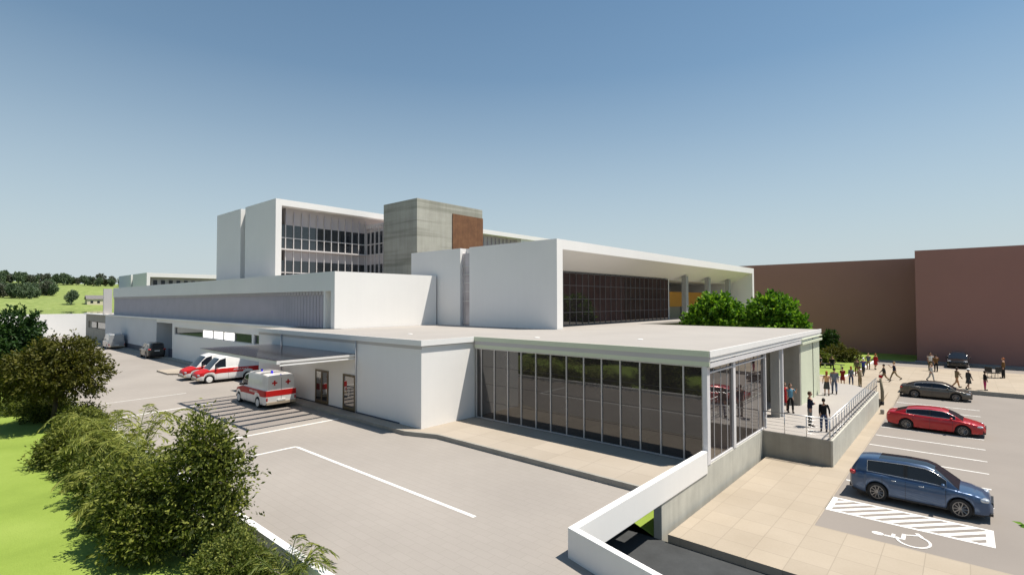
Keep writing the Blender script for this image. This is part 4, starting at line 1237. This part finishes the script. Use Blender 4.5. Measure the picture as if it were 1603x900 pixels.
ROWL = ['dark rounded tree in the row along the far hill crest','broad dark tree in the row along far hill crest','pale yellowish tree in the row along the far hill crest','slim dull tree in the row along the far hill crest','tall dull tree in the row along the far hill crest']
y = 14.0; k = 0
rr = random.Random(5)
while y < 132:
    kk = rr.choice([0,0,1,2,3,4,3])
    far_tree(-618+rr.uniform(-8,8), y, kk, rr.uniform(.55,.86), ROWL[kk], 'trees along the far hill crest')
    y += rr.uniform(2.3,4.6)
WL = ['dark rounded tree in the dense wood on the hillside','broad dark tree in the dense wood on the hillside','pale tree in the dense wood on the hillside','slim dull tree in the dense wood on the hillside','tall dull tree in the dense wood on the hillside']
for i in range(58):
    u = rr.uniform(0,1); yy = 20+u*46; xx = -480-rr.uniform(0,70)
    if yy > 52: xx = -525-rr.uniform(0,30)
    kk = rr.choice([0,1,1,0,4,3,2])
    far_tree(xx, yy, kk, rr.uniform(.52,.82), WL[kk], 'trees of the hillside wood')
far_tree(-432, 62, 0, .72, 'lone dark tree standing on the far shore by pond', None)
t = thing('farmhouse', 'small cream farmhouse with grey roof on the far shore', 'house', (-436,76,hz(-436,76)))
z0 = hz(-436,76)
b = MB(); b.box(-441,70,z0-1,-434,82,z0+3.6); b.build('wall', surf('cream_render',(.62,.55,.42),.05,.3,4,.8,.05), t)
b = MB(); b.add([(-441.5,69.5,z0+3.6),(-433.5,69.5,z0+3.6),(-433.5,82.5,z0+3.6),(-441.5,82.5,z0+3.6),(-437.5,69.5,z0+6.2),(-437.5,82.5,z0+6.2)],[(0,1,4),(2,3,5),(1,2,5,4),(3,0,4,5),(0,3,2,1)]); b.build('roof', surf('slate_roof',(.16,.15,.15),.1,.5,8,.8,.1), t)
for yy in (72.5,76,79.5):
    f_ = MB(); f_.box(-434,yy-.7,z0+1.0,-433.9,yy+.7,z0+2.4); f_.build('window', GLASS_D, t)
b = MB(); b.box(-428,55,2.3,-424,72,2.95); o = b.build('jetty', CONC2); props(o, 'pale low bank wall on the far shore below farmhouse', 'wall')
# =================================================================== PEOPLE
def cloth(name, col, rough=.8):
    m = mat(name, col, rough, spec=.25)
    v = pos(m, obj=True)
    L(m, ramp(m, noise(m, v, 9, 4, .6), [(.3, sc(col,.78)), (.7, sc(col,1.12))]), BS(m).inputs['Base Color'])
    return m
SKINS = [cloth('skin_fair', (.50,.30,.21), .55), cloth('skin_tan', (.36,.20,.13), .55), cloth('skin_brown', (.16,.085,.055), .55)]
HAIRS = {'dark': cloth('dark_hair', (.018,.013,.010), .5), 'brown': cloth('brown_hair', (.075,.042,.022), .5), 'ginger': cloth('ginger_hair', (.30,.085,.025), .5),
         'white': cloth('white_hair', (.72,.71,.69), .6), 'blond': cloth('blond_hair', (.33,.22,.10), .5)}
EYE = mat('eye', (.02,.015,.012), .2)
SHOE = cloth('dark_shoe', (.03,.025,.022), .5)
SHOE2 = cloth('pale_shoe', (.45,.43,.40), .5)

def skin_graph(verts, edges, name, m, parent, root=0, sub=1):
    me = bpy.data.meshes.new(name)
    me.from_pydata([v[0] for v in verts], edges, []); me.update()
    o = bpy.data.objects.new(name, me); COL.objects.link(o)
    md = o.modifiers.new('skin', 'SKIN'); md.branch_smoothing = .6; md.use_smooth_shade = True
    sv = me.skin_vertices[0].data
    for i, v in enumerate(verts):
        r = v[1]; sv[i].radius = (r[1]*1.1, r[0]*1.1) if hasattr(r, '__len__') else (r*1.06, r*1.06)
        sv[i].use_root = (i == root)
    sb = o.modifiers.new('sub', 'SUBSURF'); sb.levels = sub; sb.render_levels = sub
    dg = bpy.context.evaluated_depsgraph_get()
    nm = bpy.data.meshes.new_from_object(o.evaluated_get(dg))
    bpy.data.objects.remove(o)
    vs = [tuple(v.co) for v in nm.vertices]; fs = [tuple(p.vertices) for p in nm.polygons]
    bpy.data.meshes.remove(nm)
    return vs, fs

def limb(p, length, az, el, side=0):
    """az: forward swing (deg, + forward), el: outward (deg)"""
    a, e = R(az), R(el)
    return Vector(p)+Vector((math.sin(a)*math.cos(e), side*math.sin(e), -math.cos(a)*math.cos(e)))*length

def person(label, loc, rz, pose, top, bottom, hair, skin=0, h=1.72, female=False, longhair=False, sleeves='long', skirt=None, dress=False, group=None, shoe=None, hatm=None, bald=False):
    """local frame: faces +x, left is +y"""
    t = thing('person', label, 'person', loc, rz, group)
    k = h/1.75
    t.scale = (k,k,k)
    sk = SKINS[skin]
    P = dict(lh=0, rh=0, lk=0, rk=0, la=8, ra=8, le=5, re=5, lf=12, rf=12, lfy=0, rfy=0, lean=0, hy=0, sit=False, headz=0, headp=0)
    P.update(pose)
    shw = .160 if female else .19; hipw = .098 if female else .09
    hz_ = .93
    if P['sit']: hz_ = .50
    V3 = Vector
    pel = V3((0,0,hz_)); ln = R(P['lean'])
    up_ = V3((math.sin(ln),0,math.cos(ln)))
    waist = pel+up_*.15; chest = pel+up_*.34; neck = pel+up_*.525; headb = pel+up_*.60
    Sh = {}; 
    for s_, nm in ((1,'l'),(-1,'r')):
        sh = pel+up_*.485+V3((0,s_*shw,0))
        el = limb(sh, .285, P[nm+'a'], P[nm+'e'], s_)
        # forearm: lf swing forward of the elbow, lfy inward
        fa = R(P[nm+'a']+P[nm+'f']); fy = R(P[nm+'fy'])
        wr = el+V3((math.sin(fa)*math.cos(fy), -s_*math.sin(fy)+s_*.025, -math.cos(fa)*math.cos(fy)))*.25
        d = (wr-el).normalized(); palm = wr+d*.075
        hip = pel+V3((0,s_*hipw,-.02))
        kn = limb(hip, .43, P[nm+'h'], 2.5, s_)
        an = limb(kn, .415, P[nm+'h']-P[nm+'k'], 0.5, s_)
        Sh[nm] = (sh, el, wr, palm, hip, kn, an, d, s_)
    low = min(Sh['l'][6].z, Sh['r'][6].z)
    dz = .075-low
    off = V3((0,0,dz))
    # body: one continuous figure
    v = []; e = []
    def av(p, r, prev=None):
        v.append((tuple(p+off), r))
        if prev is not None: e.append((prev, len(v)-1))
        return len(v)-1
    hs = .93 if female else 1.0
    i0 = av(pel, (.135*hs,.105)); i1 = av(waist, (.118*hs,.09), i0); i2 = av(chest, (.142*hs,.105), i1); i3 = av(pel+up_*.46, (.12*hs,.085), i2)
    i4 = av(neck, .052, i3); i5 = av(headb, .05, i4)
    for nm in 'lr':
        sh, el, wr, palm, hip, kn, an, d, s_ = Sh[nm]
        a = av(sh, .055*hs, i3); a = av(sh.lerp(el,.5), .045*hs, a); a = av(el, .038*hs, a); a = av(el.lerp(wr,.35), .038*hs, a); a = av(wr, .026, a); a = av(palm, (.036,.018), a)
        b_ = av(hip, .082, i0); b_ = av(hip.lerp(kn,.5), .070, b_); b_ = av(kn, .052, b_); b_ = av(kn.lerp(an,.35), .050, b_); b_ = av(an, .034, b_)
    vs, fs = skin_graph(v, e, 'body', sk, t, 0, 1)
    mb = MB(); mb.add(vs, fs, 0)
    # head with face
    hc = pel+up_*.70+off+V3((math.sin(ln)*.02+.015,0,0))
    hm = Matrix.Translation(hc) @ Matrix.Rotation(R(P['headz']),4,'Z') @ Matrix.Rotation(R(P['headp']),4,'Y')
    hb = MB(); hb.blob((0,0,.0),(.098,.076,.118),16,12)
    hv = []
    for x, y, z in hb.v:
        if z < -.03: y *= 1-.9*max(0,-z-.03); x = x-.006 if x < 0 else x
        if x > .05: x *= 1-.25*max(0, abs(z)-.06)
        hv.append((x,y,z))
    n1 = MB(); n1.blob((.098,0,-.012),(.020,.013,.024),8,6); n1.blob((-.002,.077,-.008),(.020,.010,.030),8,6); n1.blob((-.002,-.077,-.008),(.020,.010,.030),8,6)
    n1.blob((.086,0,-.058),(.012,.026,.006),8,4)
    mb.add([tuple(hm@Vector(p)) for p in hv], hb.f, 0); mb.add([tuple(hm@Vector(p)) for p in n1.v], n1.f, 0)
    ey = MB(); ey.blob((.086,.030,.012),(.010,.011,.008),8,6); ey.blob((.086,-.030,.012),(.010,.011,.008),8,6)
    mb.add([tuple(hm@Vector(p)) for p in ey.v], ey.f, 1)
    # fingers and thumb, gently curled
    for nm in 'lr':
        sh, el, wr, palm, hip, kn, an, d, s_ = Sh[nm]
        side = d.cross(V3((0,s_,0)));
        if side.length < .2: side = V3((1,0,0))
        side.normalize(); nrm = side.cross(d).normalized()
        for q, ln_ in ((-.026,.062),(-.009,.074),(.009,.070),(.025,.054)):
            p0 = palm-d*.012+side*q+off; p1 = p0+d*ln_*.5+nrm*.004; p2 = p1+d*ln_*.4+nrm*.018; p3 = p2+d*ln_*.2+nrm*.022
            mb.tube([p0,p1,p2,p3],[.0095,.009,.008,.006],6)
        p0 = wr+d*.025+side*.02+off; p1 = p0+side*.028+d*.03; p2 = p1+d*.03+side*.004+nrm*.01
        mb.tube([p0,p1,p2],[.012,.0105,.008],6)
    mb.build('body', [sk, EYE], t, world=False, smooth=True)
    # clothes follow the body
    g = .016
    if top is not None:
        v = []; e = []
        drop = V3((0,0,-.11)) if not dress else V3((0,0,-.04))
        i0 = av(pel+drop, (.172*hs,.132)); i1 = av(waist, (.150*hs,.116), i0); i2 = av(chest, (.172*hs,.130), i1); i3 = av(pel+up_*.465, (.150*hs,.104), i2)
        i4 = av(pel+up_*.515, .062, i3)
        if sleeves != 'none':
            for nm in 'lr':
                sh, el, wr, palm, hip, kn, an, d, s_ = Sh[nm]
                a = av(sh, .069*hs, i3)
                if sleeves == 'short': a = av(sh.lerp(el,.62), .060*hs, a)
                else:
                    a = av(sh.lerp(el,.5), .058*hs, a); a = av(el, .051*hs, a); a = av(el.lerp(wr,.5), .047*hs, a); a = av(el.lerp(wr,.93), .039, a)
        vs, fs = skin_graph(v, e, 'shirt', top, t, 0, 1)
        b = MB(); b.add(vs, fs); b.build('dress' if dress else 'shirt', top, t, world=False, smooth=True)
    if skirt or dress:
        ln_ = skirt or .48
        b = MB(); rows = []
        for j in range(7):
            u = j/6; z = hz_+.06-ln_*u+dz
            sw = .10*u*(P['lh']+P['rh'])/60
            ring = [(sw+(.115+.075*u+.012*math.sin(a_*5)*u)*math.cos(a_), (.150+.055*u+.012*math.sin(a_*5)*u)*math.sin(a_), z) for a_ in [2*math.pi*q/24 for q in range(24)]]
            rows += ring
        b.add(rows, [(j*24+q, (j+1)*24+q, (j+1)*24+(q+1)%24, j*24+(q+1)%24) for j in range(6) for q in range(24)])
        b.build('skirt', bottom if not dress else top, t, world=False, smooth=True)
    elif bottom is not None:
        v = []; e = []
        i0 = av(pel+V3((0,0,.10)), (.150*hs,.116)); i00 = av(pel+V3((0,0,-.02)), (.158*hs,.122), i0)
        for nm in 'lr':
            sh, el, wr, palm, hip, kn, an, d, s_ = Sh[nm]
            b_ = av(hip+V3((0,0,-.03)), .098, i00); b_ = av(hip.lerp(kn,.5), .086, b_); b_ = av(kn, .068, b_); b_ = av(kn.lerp(an,.45), .063, b_); b_ = av(kn.lerp(an,.93), .055, b_)
        vs, fs = skin_graph(v, e, 'trousers', bottom, t, 0, 1)
        b = MB(); b.add(vs, fs); b.build('trousers', bottom, t, world=False, smooth=True)
    for nm in 'lr':
        sh, el, wr, palm, hip, kn, an, d, s_ = Sh[nm]
        tilt = R(max(-35, min(35, -(P[nm+'h']-P[nm+'k'])*.7)))
        if P['sit']: tilt = 0
        b = MB(); fb_ = MB(); fb_.blob((.075,0,-.035),(.135,.047,.045),12,8,p=2.6); fb_.blob((-.01,0,.005),(.055,.045,.06),10,6)
        Mx = Matrix.Translation(an+off) @ Matrix.Rotation(tilt,4,'Y')
        b.add([tuple(Mx@Vector(p)) for p in fb_.v], fb_.f); b.build('shoe', shoe or SHOE, t, world=False, smooth=True)
    # hair
    if not bald:
        b = MB(); q = MB(); q.blob((-.012,0,.022),(.104,.086,.112),16,12)
        pts = []
        for x,y,z in q.v:
            if x > .03 and z < .055: x, y, z = x*.55, y*.9, max(z, .03)
            elif z < -.035: z = -.035-(.10 if longhair and x < .0 else .0)*min(1,(-z-.035)/.05)
            pts.append((x,y,z))
        b.add([tuple(hm@Vector(p)) for p in pts], q.f)
        if longhair:
            q = MB(); q.blob((-.065,0,-.10),(.045,.078,.15),12,10); b.add([tuple(hm@Vector(p)) for p in q.v], q.f)
        b.build('hair', HAIRS[hair], t, world=False, smooth=True)
    if hatm:
        b = MB(); q = MB(); q.lathe([(.17,.055),(.172,.065),(.105,.075),(.10,.14),(.06,.165),(.005,.168)], (-.005,0,0), 'z', 18); b.add([tuple(hm@Vector(p)) for p in q.v], q.f)
        b.build('hat', hatm, t, world=False, smooth=True)
    return t

C = {n: cloth(n, c) for n, c in dict(
    navy_cloth=(.012,.018,.045), grey_cloth=(.20,.205,.20), black_cloth=(.010,.010,.011), denim=(.045,.07,.15), teal_cloth=(.11,.26,.36), red_cloth=(.40,.02,.025),
    tan_cloth=(.55,.30,.15), charcoal_cloth=(.055,.055,.052), blue_grey_cloth=(.16,.18,.22), slate_cloth=(.09,.11,.16), maroon_cloth=(.20,.018,.014), beige_cloth=(.30,.24,.15),
    royal_cloth=(.05,.07,.28), khaki_cloth=(.24,.18,.10), white_cloth=(.70,.69,.66), pink_cloth=(.48,.04,.14), pale_grey_cloth=(.42,.42,.40), brown_cloth=(.14,.075,.025), olive_cloth=(.10,.09,.05)).items()}
G_T = 'people on the raised terrace'; G_P = 'people on the plaza'
W = lambda st: dict(lh=26*st, rh=-24*st, lk=4 if st > 0 else 26, rk=26 if st > 0 else 4, la=-18*st, ra=22*st, lf=14, rf=18)
FOLD = dict(la=14, ra=14, lf=86, rf=80, lfy=72, rfy=66, le=10, re=10)
PHONE = dict(la=18, lf=100, lfy=22, ra=4, rf=10)
BOTH = dict(la=22, ra=22, lf=88, rf=92, lfy=24, rfy=24)
IDLE = dict(la=4, ra=6, lf=12, rf=8, lh=3, rh=-3)
zT, zP = 0.0, -.9
ppl = [
 ('man in navy jacket and grey trousers with folded arms on terrace', (-5.99,29.80,zT), 25, FOLD, 'navy_cloth','grey_cloth','brown',0,dict(h=1.78,group=G_T)),
 ('woman in black jumper and blue jeans beside the terrace corner rail', (-5.26,29.14,zT), 100, dict(IDLE,re=20), 'black_cloth','denim','dark',1,dict(h=1.62,female=True,longhair=False,group=G_T)),
 ('woman in teal top and black leggings raising an arm by the column', (-7.58,32.85,zT), -60, dict(IDLE,la=30,lf=110,lfy=10,le=25), 'teal_cloth','black_cloth','brown',0,dict(h=1.66,female=True,longhair=True,sleeves='short',group=G_T)),
 ('person in long red coat half hidden by the porch column', (-7.98,33.25,zT), -50, IDLE, 'red_cloth','maroon_cloth','brown',0,dict(h=1.64,female=True,dress=True,group=G_T)),
 ('woman in tan top and dark short skirt walking away on terrace', (-7.08,40.4,zT), 100, dict(lh=6,rh=-6,la=14,ra=-8,le=14,re=14), 'tan_cloth','charcoal_cloth','ginger',0,dict(h=1.64,female=True,skirt=.52,sleeves='none',longhair=True,group=G_T)),
 ('man in blue-grey shirt and slate trousers walking beside woman in tan', (-6.80,41.4,zT), 100, dict(W(.4)), 'blue_grey_cloth','slate_cloth','dark',1,dict(h=1.78,group=G_T)),
 ('woman in short maroon dress with bare legs', (-7.95,52.2,zP), 95, dict(BOTH), 'maroon_cloth','maroon_cloth','dark',0,dict(h=1.60,female=True,dress=True,group=G_P)),
 ('woman with ginger hair in blue-grey top and jeans', (-7.45,53.0,zP), 110, dict(IDLE), 'blue_grey_cloth','denim','ginger',0,dict(h=1.62,female=True,longhair=True,group=G_P)),
 ('person in beige shirt and khaki trousers looking at a phone', (-6.72,52.3,zP), 150, dict(BOTH), 'beige_cloth','khaki_cloth','brown',1,dict(h=1.74,sleeves='short',group=G_P)),
 ('white-haired man in royal blue top striding on plaza', (-7.45,60.3,zP), 80, dict(W(.8)), 'royal_cloth','charcoal_cloth','white',0,dict(h=1.80,sleeves='short',group=G_P)),
 ('person in olive jacket just behind the white-haired man', (-7.95,60.0,zP), 100, dict(IDLE), 'olive_cloth','brown_cloth','dark',1,dict(h=1.66,group=G_P)),
 ('person in pale grey top and shorts beside woman in red', (-7.75,66.4,zP), -100, dict(IDLE), 'slate_cloth','khaki_cloth','blond',0,dict(h=1.70,sleeves='short',group=G_P)),
 ('woman in bright red dress near the lawn edge', (-7.15,66.7,zP), 60, dict(W(.3)), 'red_cloth','red_cloth','ginger',0,dict(h=1.68,female=True,dress=True,longhair=True,group=G_P)),
 ('person in grey top walking and carrying a red bag', (-5.50,56.9,zP), 190, dict(W(1.0)), 'charcoal_cloth','khaki_cloth','dark',1,dict(h=1.66,group=G_P)),
 ('person in navy top and khaki shorts walking with arm raised', (-4.92,58.9,zP), 185, dict(W(-1.0),la=40,lf=95), 'navy_cloth','khaki_cloth','blond',0,dict(h=1.74,sleeves='short',group=G_P)),
 ('person in white shirt and olive shorts standing in pair', (-2.72,69.3,zP), -70, dict(IDLE), 'white_cloth','olive_cloth','dark',1,dict(h=1.90,sleeves='short',group=G_P)),
 ('person in brown top and black trousers standing in pair', (-2.25,68.5,zP), 120, dict(FOLD), 'brown_cloth','black_cloth','dark',1,dict(h=1.76,group=G_P)),
 ('person in pale grey clothes just behind the bronze car', (-2.32,60.2,zP), -30, dict(W(.5)), 'pale_grey_cloth','pale_grey_cloth','blond',0,dict(h=1.64,group=G_P)),
 ('person in khaki top and tan trousers walking past bronze car', (-.55,57.2,zP), 30, dict(W(.7),la=20,lf=70), 'khaki_cloth','tan_cloth','dark',2,dict(h=1.72,sleeves='short',group=G_P)),
 ('woman in white hat and dark dress at the plaza kerb', (.18,56.75,zP), 40, dict(W(.4)), 'charcoal_cloth','charcoal_cloth','dark',1,dict(h=1.68,female=True,dress=True,hatm=C['white_cloth'],group=G_P)),
 ('woman in black top and bright pink trousers', (1.18,56.95,zP), 20, dict(IDLE,la=30,lf=70,lfy=10), 'black_cloth','pink_cloth','dark',2,dict(h=1.58,female=True,group=G_P)),
 ('red-haired person in brown jacket beside the black chairs', (2.69,66.9,zP), 170, dict(IDLE), 'brown_cloth','black_cloth','ginger',0,dict(h=1.92,longhair=False,group=G_P)),
]
for lab, loc, rz, pose, a, c, hr, skn, kw in ppl:
    person(lab, loc, R(rz), pose, C[a], C[c], hr, skn, **kw)
SIT = dict(sit=True, lh=84, rh=80, lk=84, rk=78, la=22, ra=18, lf=45, rf=50)
person('seated person in black on the long bench, more in view', (-10.75,64.35,-.90), R(-80), SIT, C['black_cloth'], C['black_cloth'], 'dark', 1, h=1.75, group='people on the bench')
person('seated person in charcoal on the long bench beside green wall', (-11.95,64.5,-.90), R(-85), SIT, C['charcoal_cloth'], C['brown_cloth'], 'brown', 0, h=1.75, group='people on the bench')
# handbag of the walking person
t = thing('handbag', 'small red handbag hanging from the walking person in grey', 'bag', (-5.72,56.6,-.72))
b = MB(); b.blob((-5.72,56.6,-.38),(.15,.07,.13),14,8,p=4); b.build('bag_body', C['red_cloth'], t, smooth=True)
b = MB(); b.tube([(-5.80,56.6,-.28),(-5.76,56.6,-.14),(-5.68,56.6,-.14),(-5.64,56.6,-.28)], .01, 6); b.build('strap', C['black_cloth'], t, smooth=True)
# long bench on the lawn
DW = surf('dark_timber', (.05,.045,.04), .15, 2, 20, .7, .2)
t = thing('bench', 'long dark bench on the lawn edge with two seated people', 'bench', (-11.2,64.3,-.84))
bs = MB()
for k in range(4): bs.box(-13.2,64.08+k*.13,-.40,-9.6,64.19+k*.13,-.36)
bs.build('seat', DW, t)
for x in (-12.9,-11.4,-9.9):
    b = MB(); b.box(x-.04,64.1,-.86,x+.04,64.58,-.40); b.build('leg', METAL, t)
# two black chairs with thin legs
def chair(label, loc, rz):
    t = thing('outdoor_chair', label, 'chair', loc, rz, 'black plaza chairs')
    b = MB(); b.box(-.27,-.27,.44,.27,.27,.50); b.build('seat', BLACK, t, world=False, bevel=.015)
    b = MB(); b.box(-.30,-.27,.56,-.24,.27,1.05); b.build('backrest', BLACK, t, world=False, bevel=.015)
    for x,y in ((-.24,-.24),(-.24,.24),(.24,-.24),(.24,.24)):
        b = MB(); b.tube([(x*1.1,y*1.1,0),(x,y,.44)], .016, 6); b.build('leg', DARKF, t, world=False, smooth=True)
    for y in (-.24,.24):
        b = MB(); b.tube([(-.26,y,.5),(-.28,y,.62)], .016, 6); b.build('back_support', DARKF, t, world=False, smooth=True)
chair('black thin-legged chair standing closer to the pink-trousered woman', (1.72,66.4,-.9), R(70))
chair('black thin-legged chair standing next to the red-haired person', (2.22,66.7,-.9), R(120))
